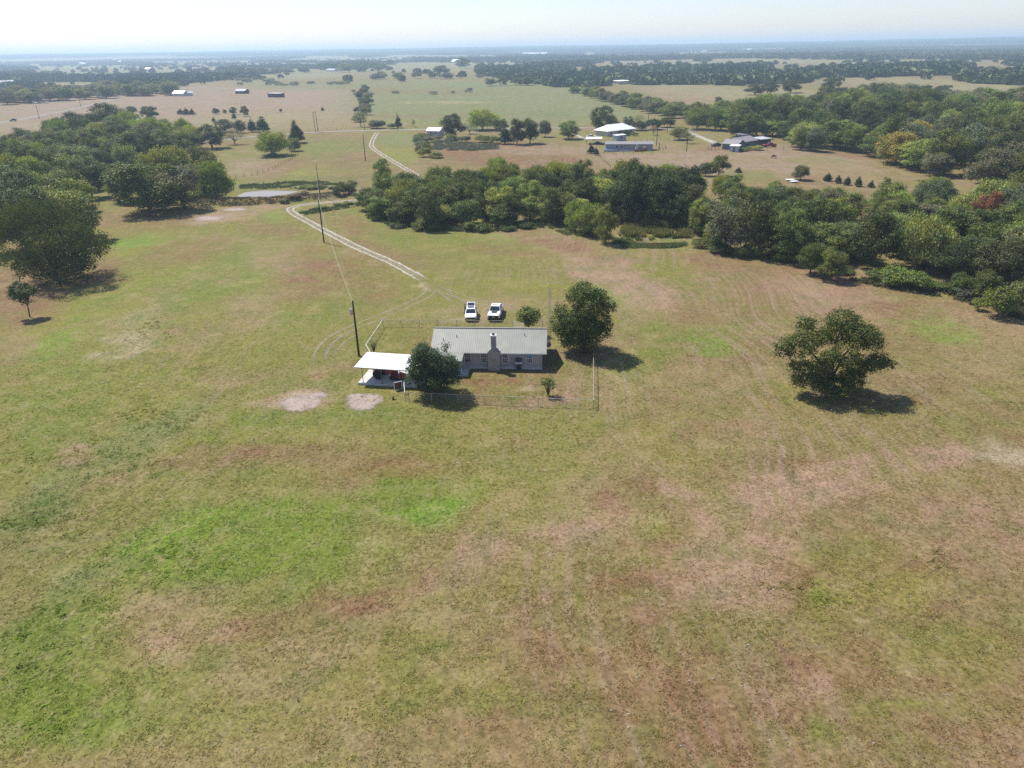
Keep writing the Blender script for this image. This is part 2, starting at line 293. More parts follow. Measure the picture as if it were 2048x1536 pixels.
# ------------------------------------------------------------------ ground
KG = 0.54                                     # seen colour -> albedo
c_base = lin((152, 138, 84), KG); c_olive = lin((140, 138, 66), KG); c_green = lin((128, 140, 58), KG); c_bright = lin((130, 160, 56), KG)
c_yel = lin((150, 150, 62), KG); c_pink = lin((180, 149, 122), KG); c_brown = lin((148, 114, 84), KG); c_red = lin((150, 100, 74), KG)
c_pale = lin((200, 180, 152), KG); c_weed = lin((138, 142, 86), KG); c_dk = lin((108, 124, 62), KG); c_tan = lin((166, 146, 104), KG)
c_far = lin((176, 150, 128), KG); c_farg = lin((136, 146, 92), KG); c_fart = lin((166, 156, 112), KG); c_straw = lin((188, 172, 122), KG)
PATCH = [  # px, py, rx, ry, turn, colour, strength
 # foreground pasture
 (1024, 1250, 1600, 420, 0, c_tan, .35), (1700, 1330, 560, 330, 0, c_brown, .32), (1250, 1480, 500, 120, 0, c_brown, .34), (420, 760, 520, 330, 0, c_olive, .45),
 (1650, 1250, 480, 340, 0, c_brown, .30), (1450, 625, 360, 110, 12, c_brown, .35), (1900, 780, 240, 150, 10, c_brown, .35), (1250, 1380, 320, 200, 0, c_brown, .32), (330, 620, 400, 170, -20, c_yel, .32), (250, 1010, 340, 200, -15, c_green, .22), (480, 840, 330, 70, 0, c_yel, .25),
 (880, 1015, 95, 52, -6, c_bright, .9), (760, 1005, 150, 42, -8, c_green, .7), (455, 1085, 250, 80, -10, c_bright, .8), (560, 1100, 260, 100, -8, c_green, .55), (330, 1150, 140, 60, -14, c_green, .6),
 (40, 1280, 110, 75, -18, c_dk, .8), (70, 1300, 180, 95, -18, c_green, .6), (60, 1420, 170, 80, 0, c_green, .75), (330, 1380, 230, 90, -10, c_green, .35), (150, 1170, 140, 40, -20, c_weed, .5),
 (200, 930, 220, 34, -27, c_weed, .5), (70, 1040, 120, 34, -24, c_dk, .5), (330, 840, 130, 26, -24, c_weed, .45), (60, 900, 130, 60, -20, c_green, .35), (110, 780, 160, 90, -25, c_green, .40),
 (280, 650, 70, 30, -38, c_straw, .55), (310, 640, 110, 40, -35, c_weed, .45), (240, 690, 60, 14, -30, c_pale, .4), (520, 540, 110, 90, -10, c_weed, .25),
 (280, 482, 62, 13, -8, c_bright, .8), (250, 505, 45, 9, -14, c_yel, .7), (160, 615, 130, 36, -28, c_yel, .55), (240, 560, 120, 40, -24, c_green, .5), (320, 545, 90, 20, -22, c_yel, .4),
 (420, 560, 140, 55, -10, c_green, .45), (120, 680, 110, 30, -22, c_bright, .35), (40, 590, 90, 60, 0, c_brown, .75), (190, 555, 70, 30, -10, c_brown, .6), (25, 690, 40, 30, 0, c_tan, .6),
 (640, 560, 90, 60, 18, c_brown, .55), (560, 520, 70, 35, 0, c_pink, .35), (690, 600, 60, 25, -10, c_green, .4), (760, 560, 70, 45, 25, c_brown, .4), (470, 650, 120, 30, -25, c_tan, .5), (600, 640, 90, 30, -10, c_green, .35),
 (420, 436, 55, 10, -8, c_pale, .85), (470, 425, 110, 16, -5, c_pink, .6), (300, 440, 120, 22, 0, c_brown, .4), (380, 500, 120, 26, -10, c_brown, .35), (560, 430, 40, 9, 0, c_bright, .45), (540, 460, 60, 14, 10, c_brown, .4),
 (700, 450, 90, 18, 12, c_brown, .45), (860, 472, 110, 14, 3, c_green, .5), (1000, 475, 60, 12, 5, c_bright, .4), (800, 510, 120, 16, 14, c_brown, .5), (930, 520, 150, 22, 8, c_olive, .6), (760, 440, 60, 10, 10, c_green, .5),
 (1000, 570, 260, 40, 2, c_olive, .5), (1220, 582, 90, 22, 10, c_bright, .65), (1060, 565, 70, 12, 0, c_yel, .45), (1215, 540, 150, 34, 24, c_pink, .75), (1290, 590, 70, 60, 40, c_pink, .45), (1150, 498, 90, 16, 14, c_brown, .55),
 (1340, 545, 90, 24, 18, c_olive, .8), (1520, 545, 170, 30, 10, c_brown, .55), (1660, 575, 100, 20, 14, c_pink, .65), (1640, 600, 160, 22, 18, c_pink, .4), (1850, 610, 220, 34, 16, c_brown, .5), (1960, 680, 130, 70, 20, c_tan, .5),
 (1430, 682, 85, 36, 4, c_green, .75), (1440, 690, 60, 22, 4, c_bright, .4), (1305, 690, 60, 60, 0, c_green, .45), (1290, 640, 60, 30, 20, c_green, .35), (1275, 735, 50, 30, 0, c_green, .5), (1890, 665, 60, 24, 10, c_bright, .5), (1830, 660, 60, 16, 14, c_green, .4),
 (1520, 790, 120, 40, 0, c_yel, .35), (1800, 840, 130, 40, 0, c_olive, .4), (1380, 830, 180, 70, -6, c_brown, .30), (1450, 760, 120, 40, 0, c_tan, .4),
 (1480, 1050, 130, 75, -20, c_pink, .95), (1420, 1150, 80, 90, -30, c_pink, .6), (1600, 985, 180, 48, -12, c_pink, .9), (1740, 940, 190, 40, -12, c_pink, .9), (1990, 910, 80, 26, 12, c_pale, .55), (1410, 1110, 60, 60, -40, c_pink, .5), (1350, 990, 40, 18, -10, c_pink, .6), (1520, 930, 120, 20, -10, c_brown, .4),
 (1900, 1060, 180, 60, 20, c_pink, .3), (1700, 1100, 170, 50, 0, c_olive, .4), (1850, 1180, 120, 40, 0, c_yel, .35), (1640, 1190, 130, 50, -10, c_olive, .55), (1500, 1260, 130, 40, 0, c_green, .30), (1900, 1290, 160, 60, 0, c_olive, .45),
 (1240, 1010, 110, 30, -22, c_brown, .55), (1120, 1080, 120, 34, -24, c_pink, .5), (960, 1140, 150, 42, -18, c_pink, .55), (760, 1180, 170, 38, -10, c_brown, .5), (560, 1230, 160, 34, -14, c_brown, .45), (400, 1265, 120, 30, -18, c_pink, .45), (1290, 1170, 120, 60, -30, c_brown, .3),
 (720, 945, 110, 26, 0, c_red, .26), (420, 920, 120, 26, -4, c_brown, .55), (620, 910, 160, 24, 0, c_brown, .4), (850, 900, 120, 20, 0, c_olive, .5), (960, 850, 330, 26, 0, c_olive, .35), (1000, 960, 200, 30, -8, c_olive, .4), (150, 905, 50, 20, 0, c_pink, .6),
 (690, 1370, 120, 70, -10, c_olive, .55), (880, 1390, 100, 30, 0, c_green, .4), (1090, 1448, 28, 24, 0, c_green, .8), (780, 1290, 130, 40, 0, c_olive, .45), (480, 1330, 120, 40, -12, c_pink, .3), (1620, 1385, 60, 20, 0, c_pink, .5), (1660, 1470, 90, 30, 0, c_green, .35), (1830, 1400, 120, 20, -4, c_olive, .4),
 # yard and round the house
 (640, 815, 190, 48, 0, c_olive, .7), (560, 845, 90, 20, 0, c_green, .5), (760, 835, 120, 22, 0, c_green, .45), (610, 790, 120, 40, 0, c_olive, .6), (600, 775, 60, 16, 0, c_weed, .5), (605, 805, 56, 20, -4, c_pink, .85), (625, 800, 34, 9, 0, c_pale, .5), (562, 815, 50, 8, 0, c_pale, .3), (735, 828, 42, 7, 0, c_weed, .6),
 (800, 670, 60, 25, 0, c_olive, .7), (700, 690, 80, 40, 0, c_olive, .5), (1040, 778, 150, 26, 0, c_brown, .75), (985, 762, 60, 10, 0, c_red, .55), (1090, 800, 110, 10, 0, c_pink, .4), (1000, 790, 60, 8, 0, c_olive, .5), (1030, 775, 40, 14, 0, c_green, .4), (1150, 775, 60, 26, 0, c_pink, .35), (1000, 800, 150, 8, 0, c_pink, .3), (1055, 812, 60, 8, 0, c_green, .35), (1060, 771, 9, 5, 0, c_pale, .7),
 (1140, 700, 50, 10, 0, c_pink, .65), (960, 620, 60, 22, 0, c_tan, .6), (890, 625, 22, 8, 0, c_pale, .35), (1130, 610, 70, 14, 4, c_tan, .5), (1225, 790, 30, 60, 0, c_tan, .45), (1250, 740, 8, 70, 0, c_straw, .5),
 (870, 572, 16, 6, 20, c_pale, .85), (940, 640, 40, 6, 0, c_pale, .3),
 # beyond the creek belt
 (560, 330, 160, 42, 0, c_olive, .5), (620, 345, 60, 14, -20, c_yel, .6), (560, 335, 70, 14, -20, c_brown, .6), (670, 320, 60, 20, 0, c_brown, .4), (690, 290, 60, 14, 0, c_green, .35), (500, 335, 70, 20, 0, c_far, .45), (640, 300, 60, 20, 0, c_green, .4),
 (800, 300, 44, 34, 0, c_bright, .35), (800, 310, 40, 14, 0, c_yel, .7), (800, 280, 40, 14, 0, c_farg, .6), (540, 372, 120, 8, 0, c_weed, .7), (660, 362, 110, 10, 0, c_dk, .45), (700, 390, 60, 6, 0, c_pink, .4), (560, 400, 100, 6, -3, c_red, .5), (600, 396, 60, 4, -3, c_pink, .5),
 (990, 305, 140, 26, 2, c_red, .55), (1050, 320, 150, 18, 2, c_brown, .6), (1150, 322, 40, 6, 0, c_red, .8), (1080, 300, 120, 10, 0, c_far, .5), (900, 285, 40, 8, 0, c_weed, .6), (1330, 320, 150, 22, 0, c_far, .65), (1450, 340, 160, 20, 0, c_far, .5), (1600, 320, 150, 30, 6, c_far, .6), (1640, 322, 60, 8, 4, c_green, .45), (1500, 350, 60, 10, 0, c_green, .6), (1700, 345, 90, 18, 10, c_tan, .7), (1690, 310, 60, 5, 8, c_red, .4), (1450, 300, 60, 4, 0, c_red, .3), (1290, 305, 60, 3, 0, c_green, .4),
 (1290, 462, 70, 12, 0, c_yel, .8), (1290, 478, 80, 8, 0, c_bright, .5), (1150, 465, 60, 8, 0, c_yel, .6), (1330, 500, 60, 7, 0, c_olive, .7), (1240, 495, 20, 4, 0, c_pale, .5), (2030, 520, 60, 14, 0, c_bright, .8), (2030, 540, 40, 6, 0, c_pink, .6), (1990, 395, 40, 30, 0, c_pink, .4),
 # far fields
 (430, 212, 320, 44, 0, c_far, .95), (400, 198, 330, 20, 0, c_far, .9), (640, 215, 80, 40, 0, c_far, .8), (100, 232, 140, 30, -8, c_far, .85), (60, 208, 120, 12, -10, c_far, .7), (560, 240, 160, 18, 0, c_fart, .7), (640, 250, 90, 12, 0, c_tan, .6), (320, 250, 100, 12, 0, c_fart, .5),
 (950, 215, 260, 42, 2, c_farg, .85), (950, 185, 260, 8, 2, c_brown, .30), (900, 205, 120, 3, 0, c_straw, .4), (1120, 205, 170, 30, 8, c_farg, .85), (1100, 230, 60, 6, 4, c_dk, .25), (860, 233, 120, 4, 0, c_brown, .35), (1000, 172, 160, 8, 0, c_farg, .7), (820, 168, 120, 10, 0, c_farg, .6),
 (600, 172, 130, 8, 0, c_farg, .5), (860, 134, 90, 11, 0, c_fart, .9), (740, 128, 40, 10, 0, c_fart, .6), (640, 140, 80, 12, 0, c_fart, .55), (560, 152, 120, 8, 0, c_fart, .6), (160, 148, 90, 3, 0, c_fart, .9), (120, 172, 110, 4, -2, c_fart, .9), (1020, 130, 40, 3, 0, c_fart, .8),
 (1560, 192, 160, 14, 2, c_fart, .9), (1430, 184, 170, 14, 6, c_fart, .9), (1400, 200, 120, 12, 10, c_far, .5), (1560, 122, 130, 4, 0, c_fart, .9), (1340, 127, 130, 5, 2, c_far, .9), (1850, 168, 220, 12, 2, c_fart, .9), (1960, 185, 110, 14, 2, c_fart, .9), (1720, 125, 60, 5, 0, c_fart, .7),
]
def ground_tint(x, y):
    x = np.asarray(x, float); y = np.asarray(y, float)
    px, py, zc = proj(x, y, hgt(x, y))
    vis = zc > 8
    n1 = fbm(x / 11.0, y / 11.0, 4) - 0.5; n2 = fbm(x / 11.0 + 40, y / 11.0 + 70, 4) - 0.5
    n3 = fbm(x / 2.2 + 9, y / 2.2, 3) - 0.5
    n6 = fbm(x / 5.0 + 29, y / 5.0 + 31, 4) - 0.5
    amp = np.clip(F / np.maximum(zc, 8), 0.3, 40)              # pixels per metre
    wx = px + amp * (n1 * 11 + n3 * 2.4); wy = py + amp * (n2 * 7 + n3 * 1.6) * np.clip(CAM_H / np.maximum(zc, 8), 0.02, 1)
    big = fbm(x / 60.0 + 5, y / 60.0, 4)
    col = np.empty(x.shape + (3,)); col[:] = c_base
    def bl(cc, wgt): col[:] = col * (1 - wgt[..., None]) + np.array(cc) * wgt[..., None]
    bl(c_olive, sstep(0.45, 0.65, big) * 0.6); bl(c_brown, sstep(0.5, 0.35, big) * 0.35)
    m1 = fbm(x / 9.0 + 60, y / 9.0 + 20, 5); m2 = fbm(x / 6.0 + 160, y / 8.0 + 90, 5); m3 = fbm(x / 14.0 + 260, y / 10.0 + 190, 5)
    bl(c_pink, sstep(0.56, 0.74, m1) * 0.55); bl(c_green, sstep(0.55, 0.72, m2) * 0.5); bl(c_brown, sstep(0.55, 0.72, m3) * 0.5); bl(c_yel, sstep(0.44, 0.28, m1) * 0.35)
    for (cx, cy_, rx, ry, t, cc, s) in PATCH:
        t = math.radians(t); dx = wx - cx; dy = wy - cy_
        a = (dx * math.cos(t) + dy * math.sin(t)) / rx; b = (-dx * math.sin(t) + dy * math.cos(t)) / ry
        q = np.sqrt(a * a + b * b)
        wgt = min(1.0, s * 1.15) * (1 - sstep(0.55, 1.35, q)) * vis
        wgt = np.clip(wgt * (1 + 2.4 * n3 + 1.2 * n6), 0, 1)
        bl(cc, wgt)
    fd = sstep(900, 2500, np.hypot(x, y)); fn = fbm(x / 300.0, y / 300.0, 3)
    bl(c_fart, fd * sstep(0.4, 0.6, fn) * 0.5); bl(c_farg, fd * sstep(0.55, 0.4, fn) * 0.5)
    # mowing lines that run with the slope of the pasture
    st = np.sin((x * 0.93 + y * 0.36 + 9 * n1) * 1.5) * (fbm(x / 17.0, y / 17.0 + 3, 3) - 0.35)
    lines = sstep(5, 40, x) * (1 - sstep(110, 170, y)) * 0.22
    col *= (1 + lines * st)[..., None]
    m4 = fbm(x / 2.6 + 7, y / 2.6 + 3, 4)
    bl(c_straw, sstep(0.60, 0.78, m4) * 0.30); bl(c_dk, sstep(0.40, 0.25, m4) * 0.30)
    return np.clip(col, 0.01, 1)
def axis(lo, hi, step, far_lo, far_hi, g):
    a = list(np.arange(lo, hi + 1e-6, step)); s = step
    while a[-1] < far_hi: s *= g; a.append(a[-1] + s)
    s = step; b = [a[0]]
    while b[-1] > far_lo: s *= g; b.append(b[-1] - s)
    return np.array(b[:0:-1] + a)
gx = axis(-130, 130, 0.9, -11500, 11500, 1.035); gy = axis(10, 260, 0.9, -300, 13000, 1.018)
X, Y = np.meshgrid(gx, gy)
Z = hgt(X, Y)
nx, ny = len(gx), len(gy)
gv = np.stack([X, Y, Z], -1).reshape(-1, 3)
ii = np.arange(nx * ny).reshape(ny, nx)
gf = np.stack([ii[:-1, :-1], ii[:-1, 1:], ii[1:, 1:], ii[1:, :-1]], -1).reshape(-1, 4)
def np_mesh(name, v, f, mat_, tint=None, smooth=False):
    me = bpy.data.meshes.new(name); k = f.shape[1]
    me.vertices.add(len(v)); me.vertices.foreach_set('co', np.ascontiguousarray(v, np.float32).ravel())
    me.loops.add(f.size); me.loops.foreach_set('vertex_index', np.ascontiguousarray(f, np.int32).ravel())
    me.polygons.add(len(f)); me.polygons.foreach_set('loop_start', np.arange(0, f.size, k, dtype=np.int32))
    me.polygons.foreach_set('loop_total', np.full(len(f), k, np.int32))
    if smooth: me.polygons.foreach_set('use_smooth', np.ones(len(f), bool))
    me.update(calc_edges=True)
    if tint is not None:
        at = me.attributes.new('tint', 'FLOAT_COLOR', 'POINT')
        at.data.foreach_set('color', np.concatenate([tint, np.ones((len(tint), 1))], 1).astype(np.float32).ravel())
    me.materials.append(mat_)
    return me
def blade_mat(name):
    m = bpy.data.materials.new(name); m.use_nodes = True
    nt = m.node_tree; N = nt.nodes; L = nt.links; b = N['Principled BSDF']; o = N['Material Output']
    b.inputs['Roughness'].default_value = 0.8; b.inputs['Specular IOR Level'].default_value = 0.15
    at = N.new('ShaderNodeAttribute'); at.attribute_name = 'tint'; geo = N.new('ShaderNodeNewGeometry')
    r = N.new('ShaderNodeMapRange'); r.inputs[3].default_value = 0.8; r.inputs[4].default_value = 1.3; L.new(geo.outputs['Random Per Island'], r.inputs[0])
    x = N.new('ShaderNodeMix'); x.data_type = 'RGBA'; x.blend_type = 'MULTIPLY'; x.inputs[0].default_value = 1; L.new(at.outputs['Color'], x.inputs[6]); L.new(r.outputs[0], x.inputs[7])
    L.new(x.outputs[2], b.inputs['Base Color']); t = N.new('ShaderNodeBsdfTranslucent'); L.new(x.outputs[2], t.inputs[0])
    s = N.new('ShaderNodeMixShader'); s.inputs[0].default_value = 0.45; L.new(b.outputs[0], s.inputs[1]); L.new(t.outputs[0], s.inputs[2]); L.new(s.outputs[0], o.inputs[0])
    return m
M['ground'] = ground_mat('pasture_ground')
M['tuft'] = blade_mat('grass_blades')
g_t = ground_tint(X, Y).reshape(-1, 3)
ground = put('ground', np_mesh('ground', gv, gf, M['ground'], g_t, True)); tag(ground, 'mown pasture with green, straw and bare pinkish patches', None, None, 'structure')

# ------------------------------------------------------------------ tracks, roads, water
def gravel_mat(name, c1, c2, edge_soft=0.35, gscale=1.3):
    m = bpy.data.materials.new(name); m.use_nodes = True
    nt = m.node_tree; N = nt.nodes; L = nt.links; b = N['Principled BSDF']; o = N['Material Output']
    b.inputs['Roughness'].default_value = 0.95; b.inputs['Specular IOR Level'].default_value = 0.1
    geo = N.new('ShaderNodeNewGeometry'); at = N.new('ShaderNodeAttribute'); at.attribute_name = 'tint'
    n = N.new('ShaderNodeTexNoise'); n.inputs['Scale'].default_value = gscale; n.inputs['Detail'].default_value = 6; n.inputs['Roughness'].default_value = 0.7
    L.new(geo.outputs['Position'], n.inputs['Vector'])
    # tint.r: 0 at the edge, 1 in the middle; grass eats in from the edge
    a = N.new('ShaderNodeMath'); a.operation = 'SUBTRACT'; sp = N.new('ShaderNodeSeparateColor'); L.new(at.outputs['Color'], sp.inputs[0])
    nr = N.new('ShaderNodeMapRange'); nr.inputs[1].default_value = 0.25; nr.inputs[2].default_value = 0.75; L.new(n.outputs[0], nr.inputs[0]); L.new(sp.outputs[0], a.inputs[0]); L.new(nr.outputs[0], a.inputs[1])
    r = N.new('ShaderNodeMapRange'); r.inputs[1].default_value = -0.12; r.inputs[2].default_value = -0.12 + edge_soft; L.new(a.outputs[0], r.inputs[0])
    n2 = N.new('ShaderNodeTexNoise'); n2.inputs['Scale'].default_value = 4.0; n2.inputs['Detail'].default_value = 4; L.new(geo.outputs['Position'], n2.inputs['Vector'])
    mx = N.new('ShaderNodeMix'); mx.data_type = 'RGBA'; L.new(n2.outputs[0], mx.inputs[0]); mx.inputs[6].default_value = (*c1, 1); mx.inputs[7].default_value = (*c2, 1)
    L.new(mx.outputs[2], b.inputs['Base Color'])
    tr = N.new('ShaderNodeBsdfTransparent'); ms = N.new('ShaderNodeMixShader')
    L.new(r.outputs[0], ms.inputs[0]); L.new(tr.outputs[0], ms.inputs[1]); L.new(b.outputs[0], ms.inputs[2]); L.new(ms.outputs[0], o.inputs[0])
    return m
M['caliche'] = gravel_mat('white_caliche', (0.30, 0.27, 0.205), (0.46, 0.43, 0.36), 0.6, 1.1)
M['dirt'] = gravel_mat('worn_tan_dirt', (0.25, 0.205, 0.13), (0.31, 0.26, 0.175), 0.9)
M['road'] = gravel_mat('chip_seal_road', (0.22, 0.20, 0.18), (0.27, 0.245, 0.22), 0.2)
M['sand'] = gravel_mat('bare_pink_sand', (0.25, 0.20, 0.165), (0.37, 0.305, 0.26), 0.5, 0.8)
def smooth_path(pts, n=8):
    P = np.array(pts, float); out = []
    Q = np.vstack([2 * P[0] - P[1], P, 2 * P[-1] - P[-2]])
    for i in range(1, len(Q) - 2):
        for t in np.linspace(0, 1, n, endpoint=False):
            out.append(0.5 * ((2 * Q[i]) + (-Q[i - 1] + Q[i + 1]) * t + (2 * Q[i - 1] - 5 * Q[i] + 4 * Q[i + 1] - Q[i + 2]) * t * t + (-Q[i - 1] + 3 * Q[i] - 3 * Q[i + 1] + Q[i + 2]) * t ** 3))
    out.append(P[-1]); return np.array(out)
def ribbon(name, pts, offs, width, mat_, lift=0.02, step=1.0, wob=0.12):
    P = smooth_path(pts); s = np.r_[0, np.cumsum(np.hypot(*np.diff(P, axis=0).T))]
    k = max(2, int(s[-1] / step)); si = np.linspace(0, s[-1], k)
    P = np.stack([np.interp(si, s, P[:, 0]), np.interp(si, s, P[:, 1])], 1)
    T = np.gradient(P, axis=0); T /= np.linalg.norm(T, axis=1)[:, None] + 1e-9
    Nn = np.stack([-T[:, 1], T[:, 0]], 1); V = []; Fc = []; Tn = []; base = 0
    for j, o in enumerate(offs):
        wb = (fbm(si / 3.0 + 11 * j, si * 0 + j, 3) - 0.5) * 2 * wob
        row = np.array([-0.5, -0.25, 0, 0.25, 0.5]); inten = np.array([0.0, 0.75, 1, 0.75, 0.0])
        fade = np.clip(np.minimum(si, s[-1] - si) / 9.0, 0, 1)
        for r_, w_ in zip(row, inten):
            q = P + Nn * (o + wb + r_ * width * (0.85 + 0.5 * fbm(si / 5.0 + 31 * j, si * 0, 2)))[:, None]
            V.append(np.column_stack([q, hgt(q[:, 0], q[:, 1]) + lift])); Tn.append(np.repeat((w_ * fade)[:, None], 3, 1))
        for c in range(4):
            a = base + c * k + np.arange(k - 1); Fc.append(np.stack([a, a + k, a + k + 1, a + 1], 1))
        base += 5 * k
    return put(name, np_mesh(name, np.vstack(V), np.vstack(Fc), mat_, np.vstack(Tn)))
def gp(l): return [G(*p)[:2] for p in l]
drive = gp([(868, 573), (835, 553), (790, 528), (740, 506), (700, 488), (650, 462), (610, 440), (586, 426), (582, 417), (604, 410), (650, 405), (715, 400), (780, 388), (830, 368), (832, 350), (822, 344), (790, 325), (762, 308), (746, 297), (743, 288), (748, 275), (756, 263)])
tag(ribbon('track', drive, (0.0,), 3.4, M['dirt'], 0.014, 1.0, 0.25), None, None, None, 'structure')
tag(ribbon('driveway', drive, (-0.85, 0.85), 1.0, M['caliche'], 0.03, 0.7, 0.2), None, None, None, 'structure')
for q_, (nm, pth) in enumerate((('track', [(840, 557), (866, 574), (850, 592), (810, 613), (745, 640), (690, 662), (655, 686), (640, 712), (650, 735), (690, 748)]), ('track', [(840, 556), (868, 573), (905, 588), (950, 603), (1010, 612), (1110, 622)]), ('track', [(850, 563), (880, 580), (910, 600), (930, 618), (936, 628)]),
                ('track', [(672, 735), (660, 715), (672, 690), (705, 668), (760, 640)]))):
    tag(ribbon(nm, gp(pth), (-0.85, 0.85), 0.75, M['dirt'], 0.018 + 0.005 * q_), None, None, None, 'structure')
tag(ribbon('track', gp([(1240, 690), (1247, 740), (1250, 790), (1240, 825)]), (0.0,), 0.8, M['dirt'], 0.014), None, None, None, 'structure')
road = gp([(380, 288), (480, 276), (590, 266.5), (700, 262), (860, 259), (1000, 258), (1170, 256), (1330, 258), (1480, 262)])
tag(ribbon('road', road, (0.0,), 6.5, M['road'], 0.05, 4.0, 0.2), None, None, None, 'structure')
tag(ribbon('road', gp([(-60, 258), (0, 246), (60, 236), (120, 224), (168, 213), (230, 198)]), (0.0,), 6.0, M['road'], 0.05, 5.0, 0.2), None, None, None, 'structure')
tag(ribbon('driveway', gp([(1372, 259), (1395, 272), (1420, 282), (1440, 291)]), (0.0,), 5.5, M['caliche'], 0.05, 2.0, 0.2), None, None, None, 'structure')
tag(ribbon('driveway', gp([(1150, 268), (1162, 275), (1180, 283)]), (0.0,), 4.0, M['caliche'], 0.05, 2.0, 0.2), None, None, None, 'structure')
def blob(name, px, py, rx, ry, mat_, seed, lift=0.016, n=40):
    c = G(px, py); ex = G(px + rx, py); ey = G(px, py - ry); rX = np.hypot(*(ex - c)[:2]); rY = np.hypot(*(ey - c)[:2])
    V = []; T = []
    rings = [0, 0.35, 0.65, 0.85, 1.0]
    for i, q in enumerate(rings):
        for k in range(n):
            a = 2 * math.pi * k / n; s = q * (1 + 0.22 * (vnoise(np.array([math.cos(a) * 1.6 + seed]), np.array([math.sin(a) * 1.6 + 5]))[0] - 0.5) * 2)
            x, y = c[0] + rX * s * math.cos(a), c[1] + rY * s * math.sin(a)
            V.append((x, y, H1(x, y) + lift)); T.append([[1, .95, .85, .6, 0][i]] * 3)
    Fc = [(i * n + k, i * n + (k + 1) % n, (i + 1) * n + (k + 1) % n, (i + 1) * n + k) for i in range(len(rings) - 1) for k in range(n)]
    return tag(put(name, np_mesh(name, np.array(V), np.array(Fc), mat_, np.array(T, float))), None, None, None, 'structure')
blob('bare_soil', 729, 803, 50, 20, M['sand'], 3); blob('bare_soil', 600, 806, 52, 19, M['sand'], 8); blob('bare_soil', 636, 792, 26, 8, M['sand'], 31, 0.021); blob('bare_soil', 418, 437, 34, 6, M['sand'], 15); blob('bare_soil', 470, 419, 30, 4, M['sand'], 21)
M['water'] = mat('milky_pond_water', (0.25, 0.23, 0.215), 0.45, 0.25, var=0.05, scale=0.15, bump=0.02, bscale=2)
M['creek_water'] = mat('brown_creek_water', (0.05, 0.035, 0.015), 0.06, 0.5, var=0.2, scale=0.5, bump=0.03, bscale=3)
def pool(name, poly, z, mat_):
    c = np.mean(poly, 0); b = MB(); b.quad(*[(c[0] + (p[0] - c[0]) * 1.2, c[1] + (p[1] - c[1]) * 1.2, z) for p in smooth_path(list(poly) + [poly[0]], 6)[:-1]])
    return tag(b.build(name, mat_), None, None, None, 'structure')
pool('pond_water', POND, H1(*np.mean(POND, 0)) + 0.45, M['water']); pool('creek_water', CREEK, H1(*np.mean(CREEK, 0)) + 0.38, M['creek_water'])

# ------------------------------------------------------------------ grass blades on the near pasture
def grass(name, n, seed, area, dens, hs, ws, blades, colf):
    rs = np.random.RandomState(seed)
    x = rs.uniform(area[0], area[1], n); y = rs.uniform(area[2], area[3], n)
    keep = rs.rand(n) < dens(x, y); x = x[keep]; y = y[keep]; n = len(x)
    t = colf(ground_tint(x, y), rs, n) * 1.35
    z = hgt(x, y); V = np.empty((n, blades, 3, 3)); T = np.empty((n, blades, 3, 3))
    sz = rs.uniform(0.6, 1.5, n)
    for k in range(blades):
        a = rs.uniform(0, 2 * np.pi, n); w_ = ws * sz * rs.uniform(.6, 1.3, n); hh = hs * sz * rs.uniform(.6, 1.3, n)
        ox = rs.normal(0, ws * 0.7, n); oy = rs.normal(0, ws * 0.7, n); ca, sa = np.cos(a), np.sin(a); le = rs.normal(0, hs * 0.9, (2, n))
        V[:, k, 0] = np.stack([x + ox - ca * w_ / 2, y + oy - sa * w_ / 2, z - 0.01], 1); V[:, k, 1] = np.stack([x + ox + ca * w_ / 2, y + oy + sa * w_ / 2, z - 0.01], 1)
        V[:, k, 2] = np.stack([x + ox + le[0] * 2.2, y + oy + le[1] * 2.2, z + hh * 0.7], 1)
        T[:, k] = (t * rs.uniform(.7, 1.5, (n, 1)))[:, None, :]
    f = np.arange(n * blades * 3).reshape(-1, 3)
    return put(name, np_mesh(name, V.reshape(-1, 3), f, M['tuft'], T.reshape(-1, 3)))
def yard_free(x, y): return ~(in_poly(x, y, [(-21, 84), (-5.5, 84), (-5.5, 88.6), (5, 88.6), (6, 98.6), (-12, 99), (-21, 90.5)]))
def col_mix(t, rs, n):
    g = rs.rand(n, 1); a = t * np.array([0.86, 1.02, 0.72]); b = t * np.array([1.22, 1.12, 1.05])
    return np.where(g < 0.45, a, np.where(g > 0.8, b, t))
tag(grass('grass_blades', 330000, 3, (-75, 75, 22, 118), lambda x, y: (np.abs(x) < 14 + 0.86 * y) * np.clip(1.2 - (y - 22) / 80, 0.0, 1) * yard_free(x, y) * np.clip((fbm(x / 1.5, y / 1.5, 2) - 0.22) * 2.4, 0.15, 1), 0.06, 0.13, 4, col_mix), 'short tufted grass across the near pasture', 'grass', None, 'stuff')
_wz = [(40, 1290, 120, 100), (150, 1190, 150, 60), (200, 930, 200, 50), (330, 840, 120, 34), (80, 1050, 120, 60), (270, 660, 90, 45), (60, 1430, 140, 70), (1690, 1200, 110, 30), (1880, 1120, 80, 30), (1600, 1180, 120, 24), (300, 1130, 200, 70)]
def weed_d(x, y):
    px, py, zc = proj(x, y, np.zeros_like(x)); d = np.zeros_like(x)
    for a, b, c, e in _wz: d = np.maximum(d, 1 - sstep(0.4, 1.1, np.hypot((px - a) / c, (py - b) / e)))
    return d * np.clip((fbm(x / 0.8 + 3, y / 0.8, 3) - 0.44) * 4, 0, 1)
tag(grass('weed_clumps', 90000, 5, (-60, 60, 26, 125), weed_d, 0.12, 0.17, 5, lambda t, rs, n: t * np.array([0.84, 0.98, 0.62]) * rs.uniform(.75, 1.35, (n, 1))), 'darker broad-leaved weeds in streaks on the pasture', 'weeds', None, 'stuff')
